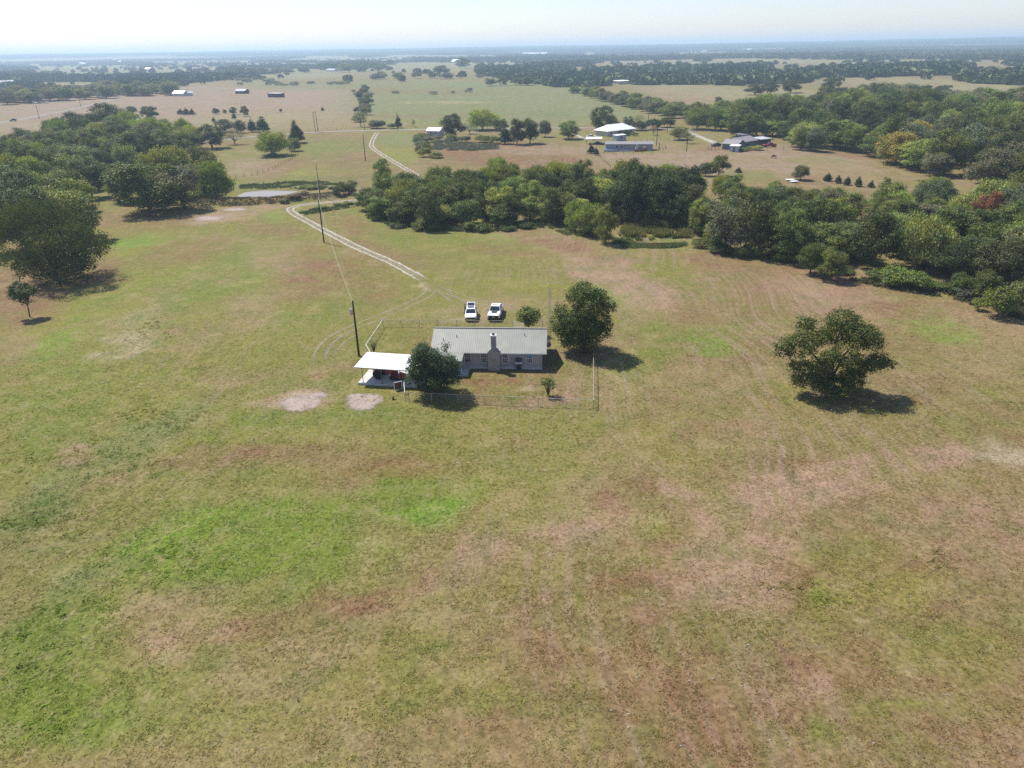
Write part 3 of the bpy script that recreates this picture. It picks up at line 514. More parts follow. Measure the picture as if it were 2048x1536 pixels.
# ------------------------------------------------------------------ trees
def leaf_mesh(name, seed, lobes, n_cl, per, leaf, cr, droop=0.0, up=0.35, low=-0.55, long=1.0):
    """lobes: (cx,cy,cz,rx,ry,rz); clumps of leaf-sized kites spread over the lobes' shells"""
    rs = np.random.RandomState(seed); L = np.array(lobes, float)
    area = (L[:, 3] * L[:, 4] + L[:, 3] * L[:, 5] + L[:, 4] * L[:, 5]); which = rs.choice(len(L), n_cl * 2, p=area / area.sum())
    d = rs.normal(size=(n_cl * 2, 3)); d /= np.linalg.norm(d, axis=1)[:, None]
    ok = d[:, 2] > low + rs.uniform(-.2, .2, len(d)); d = d[ok]; which = which[ok]
    c = L[which]; p = c[:, :3] + d * c[:, 3:] * rs.uniform(0.62, 1.05, (len(d), 1))
    inside = np.zeros(len(p), int)
    for l in L: inside += (np.sum(((p - l[:3]) / l[3:]) ** 2, 1) < 0.42)
    k = inside < 1 + (rs.rand(len(p)) < 0.12); p = p[k][:n_cl]; d = d[k][:n_cl]
    n = len(p); csz = rs.uniform(0.6, 1.35, n)
    off = rs.normal(size=(n, per, 3)) * (cr * csz)[:, None, None] * np.array([1, 1, 0.72])
    q = (p[:, None, :] + off).reshape(-1, 3); nd = np.repeat(d, per, 0); m = len(q)
    q[:, 2] -= droop * np.abs(rs.normal(size=m))
    nrm = nd * 0.75 + rs.normal(size=(m, 3)) * 0.5 + np.array([0, 0, up]); nrm /= np.linalg.norm(nrm, axis=1)[:, None]
    a = np.cross(nrm, rs.normal(size=(m, 3))); a /= np.linalg.norm(a, axis=1)[:, None] + 1e-9
    if droop: a = a + np.array([0, 0, -1.2]); a /= np.linalg.norm(a, axis=1)[:, None]
    b = np.cross(nrm, a); b /= np.linalg.norm(b, axis=1)[:, None] + 1e-9
    s = (leaf * rs.uniform(0.55, 1.45, m))[:, None]
    V = np.stack([q - a * s * 0.5 * long, q + b * s * 0.36 - a * s * 0.06, q + a * s * 0.5 * long, q - b * s * 0.36 - a * s * 0.06], 1).reshape(-1, 3)
    V[:, 2] = np.maximum(V[:, 2], 0.02)
    f = np.arange(m * 4).reshape(-1, 4)
    return np_mesh(name, V, f, M['leaf'])
def trunk_mesh(name, seed, lobes, base_r, fork, n=7, top=None):
    rs = np.random.RandomState(seed); b = MB(); lean = rs.uniform(-.25, .25, 2)
    f = Vector((lean[0], lean[1], fork))
    b.tube((0, 0, -0.25), (0, 0, 0.15), base_r * 1.6, base_r * 1.15, n); b.tube((0, 0, 0.15), f, base_r * 1.15, base_r * 0.8, n)
    order = sorted(range(len(lobes)), key=lambda i: -lobes[i][3] * lobes[i][5])[:9]
    for i in order:
        c = Vector(lobes[i][:3]); mid = f.lerp(c, 0.5) + Vector((rs.uniform(-.3, .3), rs.uniform(-.3, .3), rs.uniform(0, .4)))
        b.path([f - Vector((0, 0, 0.2)), mid, c], [base_r * 0.55, base_r * 0.32, base_r * 0.1], 5)
    me = bpy.data.meshes.new(name); me.from_pydata(b.v, [], b.f); me.materials.append(M['bark']); me.update(); return me
def lobes_broad(seed, Hh, W, n, z0, flat=0.75, elo=-0.6):
    rs = np.random.RandomState(seed); r = W / 2; cz = z0 + (Hh - z0) * 0.5; rz = (Hh - z0) / 2
    L = [(0, 0, cz, r * 0.46, r * 0.46, rz * 0.55)]; n = int(n * 1.5)
    for i in range(n):
        a = 2 * math.pi * (i * 0.618) + rs.uniform(-.3, .3); e = rs.uniform(elo, 0.95)
        rr = math.sqrt(max(0.05, 1 - e * e)); s = rs.uniform(0.15, 0.32)
        L.append((math.cos(a) * rr * r * (1 - s) * (k_ := rs.uniform(.68, 1.16)), math.sin(a) * rr * r * (1 - s) * k_, cz + e * rz * (1 - s * 0.8), r * s * rs.uniform(.85, 1.2), r * s * rs.uniform(.85, 1.2), max(rz * s, r * s * flat)))
    return L
def lobes_cone(seed, Hh, W, z0, n=8):
    rs = np.random.RandomState(seed); L = []
    for i in range(n):
        t = i / (n - 1); z = z0 + (Hh - z0) * (0.10 + 0.84 * t); r = W / 2 * (1 - t) ** 0.75 * 0.8 + 0.22
        for k in range(3 if t < 0.7 else 1):
            a = rs.uniform(0, 6.28); o = r * 0.35 * (k > 0)
            L.append((math.cos(a) * o, math.sin(a) * o, z, r * rs.uniform(.75, 1), r * rs.uniform(.75, 1), (Hh - z0) / n * 0.9))
    return L
def lobes_dome(seed, Hh, W, n=7):
    rs = np.random.RandomState(seed); r = W / 2; L = [(0, 0, Hh * 0.42, r * 0.7, r * 0.7, Hh * 0.48)]
    for i in range(n):
        a = 6.283 * i * 0.618; s = rs.uniform(.3, .48); L.append((math.cos(a) * r * (1 - s), math.sin(a) * r * (1 - s), Hh * rs.uniform(.28, .62), r * s, r * s, Hh * rs.uniform(.24, .36)))
    return L
PROTO = {}
def proto(kind, lobes, seed, Hh, W, n_cl, per, leaf, cr, br, fork, **kw):
    PROTO.setdefault(kind, []).append((leaf_mesh(kind + '_crown', seed, lobes, n_cl, per, leaf, cr, **kw), trunk_mesh(kind + '_trunk', seed, lobes, br, fork), Hh, W))
for s in range(5): proto('oak', lobes_broad(10 + s, 11, 11, 17 + s, 0.5, 0.75, -0.9), 10 + s, 11, 11, 660, 22, 0.30, 0.40, 0.30, 2.2)
for s in range(3): proto('elm', lobes_broad(30 + s, 12, 9, 19, 0.3, 0.9, -0.92), 30 + s, 12, 9, 680, 22, 0.27, 0.38, 0.26, 2.2)
for s in range(3): proto('willow', lobes_broad(40 + s, 9, 9, 18, 0.3, 0.8), 40 + s, 9, 9, 720, 20, 0.26, 0.45, 0.2, 1.2, droop=0.5, long=1.5)
for s in range(2): proto('cedar', lobes_cone(50 + s, 8, 5, 0.7), 50 + s, 8, 5, 480, 20, 0.24, 0.25, 0.18, 1.5)
for s in range(3): proto('shrub', lobes_dome(60 + s, 3, 4), 60 + s, 3, 4, 280, 16, 0.20, 0.21, 0.06, 0.5, low=-0.2)
for s in range(2): proto('bare', lobes_broad(70 + s, 9, 8, 14, 1.2), 70 + s, 9, 8, 300, 8, 0.24, 0.5, 0.2, 2.0)
proto('far', lobes_broad(80, 10, 10, 9, 0.4), 80, 10, 10, 120, 5, 1.3, 0.7, 0.3, 1.5); proto('far', lobes_broad(81, 10, 10, 11, 0.4), 81, 10, 10, 120, 5, 1.3, 0.7, 0.3, 1.5); proto('far', lobes_broad(82, 11, 9, 10, 0.4), 82, 11, 9, 120, 5, 1.3, 0.7, 0.3, 1.5)
_tr = np.random.RandomState(99)
def jit(c, a=0.14):
    k = 1.1 * (1 + _tr.uniform(-a, a)); return (c[0] * k * (1 + _tr.uniform(-a, a) * .6), c[1] * k, c[2] * k * (1 + _tr.uniform(-a, a) * .6), 1)
OAK = (0.094, 0.120, 0.036); DARK = (0.060, 0.080, 0.030); MID = (0.140, 0.178, 0.050); LITE = (0.215, 0.262, 0.070); YEL = (0.24, 0.24, 0.05); GOLD = (0.25, 0.205, 0.06); RUST = (0.19, 0.085, 0.062); GREY = (0.125, 0.135, 0.088); WIL = (0.205, 0.238, 0.085); PALE = (0.17, 0.175, 0.12); CED = (0.045, 0.070, 0.036); TAN = (0.18, 0.145, 0.105)
CNAME = {OAK: 'green', DARK: 'dark green', MID: 'mid green', LITE: 'light green', YEL: 'yellow green', GOLD: 'golden yellow', RUST: 'rusty red', GREY: 'grey green', WIL: 'soft green', PALE: 'pale grey green', CED: 'blackish green', TAN: 'brownish grey'}
def plant(name, label, group, x, y, h, wd, kind, color, cat='tree', parts=True, var=None, rz=None):
    pr = PROTO[kind]; cm, tm, Hh, W = pr[_tr.randint(len(pr)) if var is None else var]
    rz = _tr.uniform(0, 6.28) if rz is None else rz
    sx = wd / W; sz = h / Hh
    if parts:
        o = thing(name, label, cat, (x, y, H1(x, y)), rz, group); o.scale = (sx, sx, sz)
        c = put('crown', cm, o); c.color = jit(color, 0.22); put('trunk', tm, o)
    else:
        o = put(name, cm); o.location = (x, y, H1(x, y)); o.rotation_euler = (0, 0, rz); o.scale = (sx, sx, sz); o.color = jit(color); tag(o, label, cat, group)
    return o
def size_px(px, pyb, pyt, wpx):
    p = G(px, pyb); zc = float(proj(p[0], p[1], p[2])[2]); h = 1.0
    lo, hi = 0.2, 40.0
    for i in range(30):
        h = (lo + hi) / 2
        if float(proj(p[0], p[1], p[2] + h)[1]) > pyt: lo = h
        else: hi = h
    return p, h, wpx * zc / F
def plant_px(name, label, group, px, pyb, pyt, wpx, kind, color, **kw):
    p, h, wd = size_px(px, pyb, pyt, wpx)
    return plant(name, label, group, p[0], p[1], h, wd, kind, color, **kw)

# --- trees that stand alone, each with its own crown
def hero(name, label, px, pyb, lobes_f, seed, n_cl, per, leaf, cr, br, fork, color, pyt, wpx, **kw):
    p, h, wd = size_px(px, pyb, pyt, wpx); lobes = lobes_f(seed, h, wd)
    o = thing(name, label, 'tree', (p[0], p[1], H1(p[0], p[1])))
    c = put('crown', leaf_mesh(name + '_crown', seed, lobes, n_cl, per, leaf, cr, **kw), o); c.color = (*color, 1)
    put('trunk', trunk_mesh(name + '_trunk', seed, lobes, br, fork), o); return o
hero('pecan_tree', 'tall dense green tree to the right of the house, beside the antenna tower', 1166, 702, lambda s, h, w_: lobes_broad(s, h, w_, 30, 0.2, 0.8, -0.95), 201, 1500, 24, 0.20, 0.28, 0.26, 2.4, (0.085, 0.115, 0.036), 567, 124, low=-0.8)
hero('magnolia_tree', 'rounded blue-green tree between the white carport and the house', 868, 787, lambda s, h, w_: lobes_broad(s, h, w_, 28, 0.1, 0.85, -0.95), 202, 1300, 24, 0.17, 0.24, 0.22, 1.9, (0.060, 0.092, 0.052), 683, 106, low=-0.8)
def lone(s, h, w_):
    r = w_ / 2
    return [(-3.6 * r / 6.6, -0.6, h * .60, r * .40, r * .40, h * .20), (-5.0 * r / 6.6, 0.6, h * .52, r * .26, r * .28, h * .13), (-2.9 * r / 6.6, 1.2, h * .76, r * .26, r * .26, h * .11), (0.6 * r / 6.6, 0.8, h * .80, r * .42, r * .42, h * .18), (2.2 * r / 6.6, -0.6, h * .68, r * .40, r * .42, h * .19),
            (3.9 * r / 6.6, 0.5, h * .58, r * .30, r * .32, h * .15), (0.4 * r / 6.6, -2.0, h * .50, r * .42, r * .36, h * .18), (5.6 * r / 6.6, -0.4, h * .36, r * .20, r * .20, h * .06), (3.2 * r / 6.6, -1.6, h * .40, r * .30, r * .28, h * .10), (-2.2 * r / 6.6, -2.0, h * .40, r * .26, r * .24, h * .09), (1.0 * r / 6.6, 2.6, h * .60, r * .40, r * .38, h * .18), (-1.4 * r / 6.6, 0.4, h * .62, r * .30, r * .30, h * .12), (1.6 * r / 6.6, -1.2, h * .24, r * .24, r * .20, h * .12), (-1.2 * r / 6.6, -1.0, h * .24, r * .30, r * .26, h * .13), (3.0 * r / 6.6, 0.8, h * .26, r * .30, r * .26, h * .12), (-3.2 * r / 6.6, 0.6, h * .32, r * .28, r * .26, h * .11), (0.3 * r / 6.6, 2.2, h * .30, r * .30, r * .26, h * .14), (4.4 * r / 6.6, -1.0, h * .42, r * .26, r * .24, h * .10), (0, -1.8, h * .15, r * .42, r * .36, h * .13), (-2.6 * r / 6.6, -.6, h * .19, r * .38, r * .34, h * .13), (2.6 * r / 6.6, .4, h * .15, r * .38, r * .34, h * .12), (-.4, 2.0, h * .16, r * .40, r * .34, h * .13)]
_lone = lone
def lone(s, h, w_): return [(a * 1.04, b, c, d * .62, e * .62, f * .74) for a, b, c, d, e, f in _lone(s, h, w_)]
hero('oak_tree', 'lone spreading oak in the open pasture right of the house', 1652, 785, lone, 203, 1700, 22, 0.20, 0.25, 0.36, 2.0, (0.088, 0.110, 0.032), 610, 240, low=-0.9)
hero('oak_tree', 'very large dark oak at the left edge of the pasture', 112, 560, lambda s, h, w_: lobes_broad(s, h, w_, 32, 0.1, 0.7, -0.95), 204, 2000, 24, 0.27, 0.42, 0.55, 2.4, (0.078, 0.100, 0.036), 396, 212, low=-0.85, droop=0.25)
hero('young_tree', 'small round tree with a bare trunk at the left edge, before the large oak', 60, 634, lambda s, h, w_: lobes_broad(s, h, w_, 12, h * 0.36, 0.9), 205, 460, 12, 0.22, 0.2, 0.10, 2.2, (0.085, 0.115, 0.046), 562, 48, low=-0.8)
hero('young_tree', 'small loose-leaved tree behind the house near the yard gate', 1058, 672, lambda s, h, w_: lobes_broad(s, h, w_, 13, h * 0.3, 0.9), 206, 330, 9, 0.24, 0.24, 0.10, 1.6, (0.125, 0.16, 0.05), 613, 46, low=-0.9)
def spray(name, label, px, pyb, pyt, wpx, seed, n, color, leaf, dens):
    p, h, wd = size_px(px, pyb, pyt, wpx); rs = np.random.RandomState(seed)
    o = thing(name, label, 'shrub', (p[0], p[1], H1(p[0], p[1]))); b = MB(); L = []
    for i in range(n):
        a = 6.283 * i * 0.618; t = rs.uniform(.15, 1); e = Vector((math.cos(a) * wd / 2 * t, math.sin(a) * wd / 2 * t, h * rs.uniform(.72, 1) * (1.05 - 0.25 * t)))
        m_ = Vector((e.x * .45, e.y * .45, e.z * .6)); b.path([Vector((0, 0, 0)), m_, e], [0.05, 0.035, 0.012], 4)
        for k in (0.55, 0.75, 0.95): q = m_.lerp(e, k); L.append((q.x, q.y, q.z, .22, .22, .3))
    b.build('stem', M['bark'], o); c = put('crown', leaf_mesh(name + '_crown', seed, L, n * dens, 6, leaf, 0.13, low=-2, long=2.2), o); c.color = (*color, 1); return o
spray('shrub', 'vase-shaped shrub with upright stems inside the front yard fence', 1096, 791, 754, 34, 301, 18, (0.17, 0.20, 0.085), 0.13, 6)
spray('shrub', 'sparse thorny shrub in the yard corner behind the white carport', 748, 705, 681, 26, 302, 14, (0.13, 0.13, 0.09), 0.08, 2)

# --- trees beyond the house, one row of the list each: px, base y, top y, width, kind, colour, words
SINGLES = [
 (1388, 455, 388, 66, 'oak', OAK, 'green tree closing the belt right of the creek reeds'), (1352, 452, 380, 70, 'elm', DARK, 'tall dark tree above the right end of the reeds'), (1450, 502, 388, 96, 'oak', GREY, 'big grey-green tree right of the creek pool'), (1405, 466, 400, 62, 'elm', DARK, 'dark tree behind the light green one right of the reeds'), (1515, 512, 402, 90, 'oak', DARK, 'big dark tree right of the big grey-green one by the creek pool'), (1575, 522, 420, 84, 'elm', OAK, 'tall green tree between the big dark tree and the meadow edge pair'), (1480, 470, 385, 80, 'oak', DARK, 'dark tree rising behind the big grey-green one'),
 (263, 236, 212, 28, 'oak', DARK, 'dark round tree on the brown field, leftmost of its scattered row'), (302, 241, 211, 37, 'oak', DARK, 'dark broad tree on the brown field beside the leftmost of the row'),
 (362, 229, 217, 15, 'cedar', CED, 'small cedar at the left of a tight group of three on the brown field'), (373, 230, 215, 15, 'cedar', CED, 'middle cedar of a tight group of three on the brown field'), (385, 230, 216, 13, 'cedar', CED, 'small cedar at the right of a tight group of three on the brown field'),
 (432, 228, 215, 16, 'oak', DARK, 'small round tree on the brown field right of the three cedars'), (450, 227, 218, 9, 'oak', DARK, 'tiny round tree between two larger ones on the brown field'), (467, 229, 214, 17, 'oak', DARK, 'round tree on the brown field right of the tiny one'), (469, 238, 225, 10, 'cedar', CED, 'slim tree just below the round one on the brown field'), (491, 233, 211, 18, 'oak', OAK, 'trim round tree at the right end of the scattered field row'), (428, 244, 234, 9, 'cedar', CED, 'tiny conical tree near the road left of the field row'),
 (645, 222, 213, 7, 'cedar', CED, 'lone small tree on the brown field right of the two road poles'), (562, 225, 217, 6, 'shrub', DARK, 'small bush on the brown field fence line'),
 (425, 297, 248, 62, 'oak', DARK, 'dark oak with a bare trunk at the left of the grass strip'), (470, 289, 257, 46, 'bare', TAN, 'brownish half-bare tree right of the dark oak by the road'), (452, 264, 238, 46, 'oak', GREY, 'grey-green tree on the far side of the road'), (482, 266, 240, 26, 'elm', DARK, 'dark tree behind the brownish half-bare one'), (505, 264, 236, 21, 'cedar', CED, 'dark cedar left of the tallest cedar at the road'), (527, 264, 231, 31, 'cedar', CED, 'tallest pointed cedar beside the road'),
 (548, 311, 262, 70, 'willow', LITE, 'light green spreading tree with a parked car beneath it'), (594, 286, 239, 33, 'cedar', CED, 'tall dark cedar right of the light green spreading tree'), (590, 302, 275, 27, 'willow', WIL, 'small soft green tree in front of the tall dark cedar'), (584, 309, 290, 17, 'bare', PALE, 'little pale leaning tree at the fence by the parked car'),
 (722, 254, 222, 30, 'bare', PALE, 'pale thin tree at the road beside a pole'), (747, 256, 240, 19, 'elm', DARK, 'dark bushy tree at the road left of the hedge'), (797, 256, 229, 15, 'cedar', CED, 'narrow cedar against the roadside pole'), (827, 254, 238, 9, 'bare', GREY, 'thin sapling on the far roadside left of the white cottage'),
 (906, 277, 226, 50, 'oak', DARK, 'dense dark round tree beside the white cottage'), (965, 260, 217, 62, 'willow', LITE, 'broad light green tree behind the cottage garden'), (1000, 262, 234, 34, 'elm', MID, 'mid green tree right of the broad light green one'), (940, 268, 245, 34, 'bare', PALE, 'pale bushy tree in the cottage garden'), (1010, 288, 249, 28, 'cedar', CED, 'pointed dark tree at the left of a dark trio'), (1034, 289, 236, 36, 'elm', DARK, 'middle tree of the dark trio below the road'), (1060, 287, 232, 40, 'elm', DARK, 'right and largest tree of the dark trio below the road'), (1090, 274, 240, 26, 'willow', GREY, 'grey-green tree right of the dark trio'),
 (1137, 278, 240, 46, 'elm', MID, 'bushy green tree left of the small white carport'), (1205, 264, 210, 56, 'oak', OAK, 'tall spreading tree behind the white-roofed house'), (1228, 258, 241, 30, 'elm', DARK, 'low dark tree behind the roof of the white-roofed house'), (1256, 256, 230, 25, 'elm', GREY, 'grey-green tree at the right rear of the white-roofed house'), (1278, 256, 229, 28, 'bare', GREY, 'thin grey-green tree right of the white-roofed house'), (1306, 270, 248, 17, 'bare', TAN, 'bare brownish tree between the white-roofed house and a pole'),
 (1182, 307, 287, 16, 'cedar', CED, 'larger dark cedar before the mobile home'), (1192, 310, 294, 12, 'cedar', CED, 'smaller dark cedar before the mobile home'), (1358, 280, 250, 40, 'elm', MID, 'green tree left of the pale driveway'), (1374, 287, 258, 34, 'bare', GREY, 'grey bushy tree beside the pole left of the pale driveway'),
 (1436, 206, 193, 18, 'elm', DARK, 'lone round tree on the tan field beyond the houses'), (1437, 352, 308, 42, 'oak', OAK, 'round green tree standing above the creek belt below the grey house'), (1477, 345, 334, 14, 'cedar', CED, 'small dark cedar below the white shed'), (1410, 352, 325, 30, 'willow', GREY, 'soft grey-green tree left of the round green one'),
 (1510, 190, 168, 46, 'oak', DARK, 'dark clump-like tree on the tan field, left of two'), (1540, 188, 163, 34, 'oak', DARK, 'dark tree on the tan field, right of two'), (1580, 186, 158, 40, 'oak', DARK, 'dark broad tree behind the tan field near the wood'), (1660, 182, 155, 40, 'oak', DARK, 'dark tree rising from the wood edge at the far field'), (1885, 188, 168, 36, 'oak', DARK, 'dark tree alone on the far right field'), (1975, 222, 175, 50, 'elm', MID, 'tall tree standing above the wood at the far right'), (2030, 222, 187, 60, 'oak', OAK, 'broad tree at the right edge above the wood'),
 (768, 372, 316, 40, 'elm', MID, 'upright green tree at the left end of the creek belt by the driveway'), (698, 388, 360, 44, 'oak', DARK, 'low dark tree on the bank right of the pond'), (678, 390, 372, 26, 'shrub', DARK, 'dark bush on the bank between pond and driveway'),
 (1660, 560, 490, 62, 'elm', OAK, 'full green tree at the meadow edge before the creek belt'), (1620, 548, 478, 54, 'elm', OAK, 'upright green tree left of the full one at the meadow edge'), (1790, 572, 528, 62, 'shrub', MID, 'large mid green bush before the dark oaks'), (1835, 580, 540, 50, 'shrub', MID, 'large bush right of the mid green one before the dark oaks'), (1920, 588, 545, 50, 'shrub', OAK, 'dull green bush left of the big bush at the right edge'), (1965, 600, 540, 60, 'elm', OAK, 'bushy tree behind the big bush at the right edge'), (1993, 634, 567, 66, 'shrub', OAK, 'big bush nearest the camera at the right edge'), (2040, 610, 555, 60, 'shrub', OAK, 'bush cut by the right edge of the picture'), (1955, 620, 594, 26, 'shrub', YEL, 'small yellow green bush left of the nearest big bush'),
 (1210, 486, 408, 50, 'elm', MID, 'slim green tree standing forward by the creek pool'), (1180, 470, 405, 60, 'willow', WIL, 'soft green willow beside the slim tree by the creek pool'), (1150, 462, 400, 46, 'willow', WIL, 'left willow of the pair by the creek pool'), (1398, 470, 398, 46, 'elm', LITE, 'light green tree right of the creek reeds'), (1440, 395, 350, 40, 'willow', LITE, 'light green round tree on the belt top under the grey house'), (1425, 490, 440, 40, 'elm', YEL, 'small yellow green tree low by the creek pool'), (1668, 470, 388, 66, 'elm', YEL, 'bright yellow green tree in the middle of the creek belt'), (1735, 500, 450, 34, 'elm', YEL, 'narrow yellow tree among the dark oaks'), (1962, 474, 382, 62, 'elm', RUST, 'rusty red half-dead tree behind the dark oaks'), (1790, 330, 262, 84, 'elm', GOLD, 'large golden yellow tree at the wood edge'), (1830, 300, 240, 60, 'elm', GOLD, 'golden tree behind the large golden one at the wood edge'), (1870, 246, 212, 44, 'elm', RUST, 'rusty tree deep in the right wood'), (1850, 238, 203, 50, 'elm', YEL, 'yellow green tree deep in the right wood'), (2015, 320, 270, 60, 'elm', YEL, 'yellow green tree in the wood near the right edge'),
 (1600, 360, 330, 34, 'willow', GREY, 'grey-green willow at the right end of the cow pasture'), (1655, 362, 345, 18, 'cedar', CED, 'first of the young dark trees on the meadow beyond the belt'), (1676, 366, 350, 16, 'cedar', CED, 'second of the young dark trees on the meadow beyond the belt'), (1694, 370, 352, 16, 'cedar', CED, 'third of the young dark trees on the meadow beyond the belt'), (1716, 373, 352, 17, 'cedar', CED, 'fourth of the young dark trees on the meadow beyond the belt'), (1742, 375, 360, 14, 'cedar', CED, 'fifth of the young dark trees on the meadow beyond the belt'), (1772, 374, 352, 18, 'elm', MID, 'young mid green tree at the end of the meadow row'),
 (300, 424, 322, 150, 'oak', OAK, 'broad dark tree nearest the meadow left of the pond'), (370, 416, 330, 90, 'oak', GREY, 'grey-green tree right of the broad one left of the pond'), (435, 398, 322, 70, 'willow', MID, 'bushy green tree at the left shore of the pond'), (400, 402, 372, 40, 'shrub', MID, 'green bush low at the left shore of the pond'), (345, 385, 292, 100, 'willow', WIL, 'soft pale green tree rising behind the pond group'), (405, 370, 290, 80, 'willow', PALE, 'silvery tree at the top of the pond group'), (250, 398, 330, 60, 'willow', LITE, 'light green tree at the left flank of the pond group'),
 (150, 478, 352, 130, 'oak', MID, 'large mid green tree behind the very large dark oak'), (55, 500, 365, 130, 'oak', DARK, 'large dark tree at the left edge behind the very large oak'), (185, 395, 308, 70, 'elm', DARK, 'upright dark tree at the bay of the left wood'), (215, 268, 206, 84, 'oak', DARK, 'big rounded dark tree crowning the left wood'), (160, 272, 222, 60, 'oak', DARK, 'rounded dark tree left of the big one crowning the left wood'), (205, 300, 244, 50, 'elm', YEL, 'bright yellow green tree in the left wood'),
]
def nm(kind, c=None): return 'live_oak_tree' if kind == 'oak' and c == DARK else {'oak': 'oak_tree', 'elm': 'elm_tree', 'willow': 'willow_tree', 'cedar': 'cedar_tree', 'shrub': 'shrub', 'bare': 'thin_tree'}[kind]
for px, b_, t_, w_, k, c, lab in SINGLES:
    plant_px(nm(k, c), lab, None, px, b_, t_, w_, k, c, cat='shrub' if k == 'shrub' else 'tree')
taken = [G(s[0], s[1])[:2] for s in SINGLES]
# --- woods: filled at tree spacing, every tree its own object
def fill(poly_px, spacing, seed, jitter=0.45):
    rs = np.random.RandomState(seed); P = [G(*p)[:2] for p in poly_px]; P = np.array(P)
    x0, y0 = P.min(0); x1, y1 = P.max(0); pts = []
    ny = int((y1 - y0) / (spacing * .87)) + 1; nx_ = int((x1 - x0) / spacing) + 1
    for j in range(ny + 1):
        for i in range(nx_ + 1):
            q = (x0 + (i + 0.5 * (j % 2)) * spacing + rs.uniform(-1, 1) * spacing * jitter, y0 + j * spacing * .87 + rs.uniform(-1, 1) * spacing * jitter)
            if in_poly(np.array([q[0]]), np.array([q[1]]), [tuple(p) for p in P])[0]: pts.append(q)
    return pts, rs
def wood(poly, spacing, seed, mix, hr, wr, phrase, group, skip=4.0):
    pts, rs = fill(poly, spacing, seed); rows = []
    for (x, y) in pts:
        if min((x - t[0]) ** 2 + (y - t[1]) ** 2 for t in taken) < skip * skip: continue
        k, c = mix[rs.randint(len(mix))]; rows.append((float(proj(x, y, 0)[0]), x, y, k, c, rs.uniform(*hr), rs.uniform(*wr)))
    rows.sort(key=lambda r: r[0]); cnt = {}
    for r in rows:
        key = (r[3], r[4]); i = cnt.get(key, 0); cnt[key] = i + 1
        nmw = nm(r[3], r[4]).replace('_', ' ')
        plant(nm(r[3], r[4]), f'{CNAME[r[4]]} {nmw} {phrase}, {nth(i)} such from left', group, r[1], r[2], r[5], r[6], r[3], r[4], cat='shrub' if r[3] == 'shrub' else 'tree')
    return len(rows)
nW = []
nW.append(wood([(735, 428), (780, 452), (860, 458), (980, 460), (1090, 454), (1180, 448), (1245, 448), (1245, 412), (1100, 402), (1000, 398), (900, 396), (800, 392), (750, 400)], 6.6, 401, [('oak', DARK), ('elm', OAK), ('oak', OAK), ('elm', MID), ('willow', WIL), ('oak', DARK), ('elm', LITE)], (4.5, 9.5), (7, 9.5), 'in the front creek belt', 'trees of the creek belt', 3.5))
nW.append(wood([(870, 400), (900, 398), (1000, 399), (1200, 410), (1390, 412), (1390, 392), (1250, 380), (1100, 380), (1000, 377), (920, 386)], 7.6, 402, [('willow', WIL), ('willow', LITE), ('elm', MID), ('willow', MID), ('elm', OAK)], (6.5, 9.8), (7.5, 10), 'in the rear creek belt', 'trees of the creek belt', 3.0))
nW.append(wood([(1245, 452), (1300, 458), (1380, 452), (1385, 415), (1240, 414)], 6.8, 403, [('oak', DARK), ('elm', DARK)], (10, 13), (8.5, 11), 'behind the creek reeds', 'trees of the creek belt', 3.0))
nW.append(wood([(1385, 485), (1480, 507), (1560, 512), (1600, 525), (1690, 530), (1790, 548), (1900, 562), (2048, 590), (2090, 600), (2090, 480), (1900, 465), (1700, 452), (1560, 438), (1420, 428)], 7.6, 404, [('oak', DARK), ('oak', OAK), ('oak', DARK), ('elm', MID), ('oak', DARK), ('elm', OAK), ('elm', GREY), ('willow', WIL)], (5.5, 10.8), (8, 11.5), 'in the dark right belt', 'trees of the creek belt', 6.0))
nW.append(wood([(1420, 425), (1560, 435), (1700, 450), (1900, 465), (2048, 480), (2100, 455), (1980, 435), (1800, 422), (1650, 415), (1500, 408)], 7.5, 405, [('willow', WIL), ('elm', MID), ('willow', LITE), ('oak', OAK), ('oak', GREY)], (4.5, 7.8), (7, 9.5), 'behind the dark right belt', 'trees of the creek belt', 4.0))
nW.append(wood([(1600, 300), (1680, 312), (1750, 330), (1850, 368), (1960, 392), (2110, 430), (2110, 330), (2110, 240), (1960, 236), (1840, 226), (1700, 226), (1560, 240), (1500, 250), (1430, 262), (1470, 278), (1560, 285)], 12.5, 406, [('oak', DARK), ('oak', OAK), ('oak', OAK), ('elm', MID), ('oak', GREY), ('elm', OAK), ('oak', DARK), ('willow', MID), ('elm', LITE)], (7.5, 16), (9.5, 15.5), 'in the right wood', 'trees of the right wood', 5.0))
nW.append(wood([(0, 470), (-60, 500), (-60, 315), (0, 312), (60, 304), (130, 286), (250, 270), (330, 276), (390, 285), (400, 300), (330, 322), (240, 352), (225, 380), (190, 396), (150, 430)], 10.5, 407, [('oak', DARK), ('oak', OAK), ('elm', MID), ('oak', GREY), ('willow', LITE), ('elm', OAK), ('willow', WIL), ('oak', OAK)], (7, 14.5), (8.5, 14), 'in the left wood', 'trees of the left wood', 5.0))
nW.append(wood([(235, 405), (290, 415), (400, 402), (455, 388), (460, 366), (400, 350), (330, 350), (260, 375)], 9.5, 408, [('oak', OAK), ('willow', MID), ('elm', OAK)], (8, 11.5), (9, 12), 'left of the pond', 'trees by the pond', 5.0))
nW.append(wood([(1380, 262), (1440, 268), (1500, 262), (1560, 242), (1640, 226), (1560, 216), (1450, 228), (1390, 242)], 12, 409, [('elm', MID), ('willow', MID), ('oak', OAK), ('willow', LITE)], (8, 12), (10, 14), 'behind the grey house', 'trees behind the grey house', 5.0))
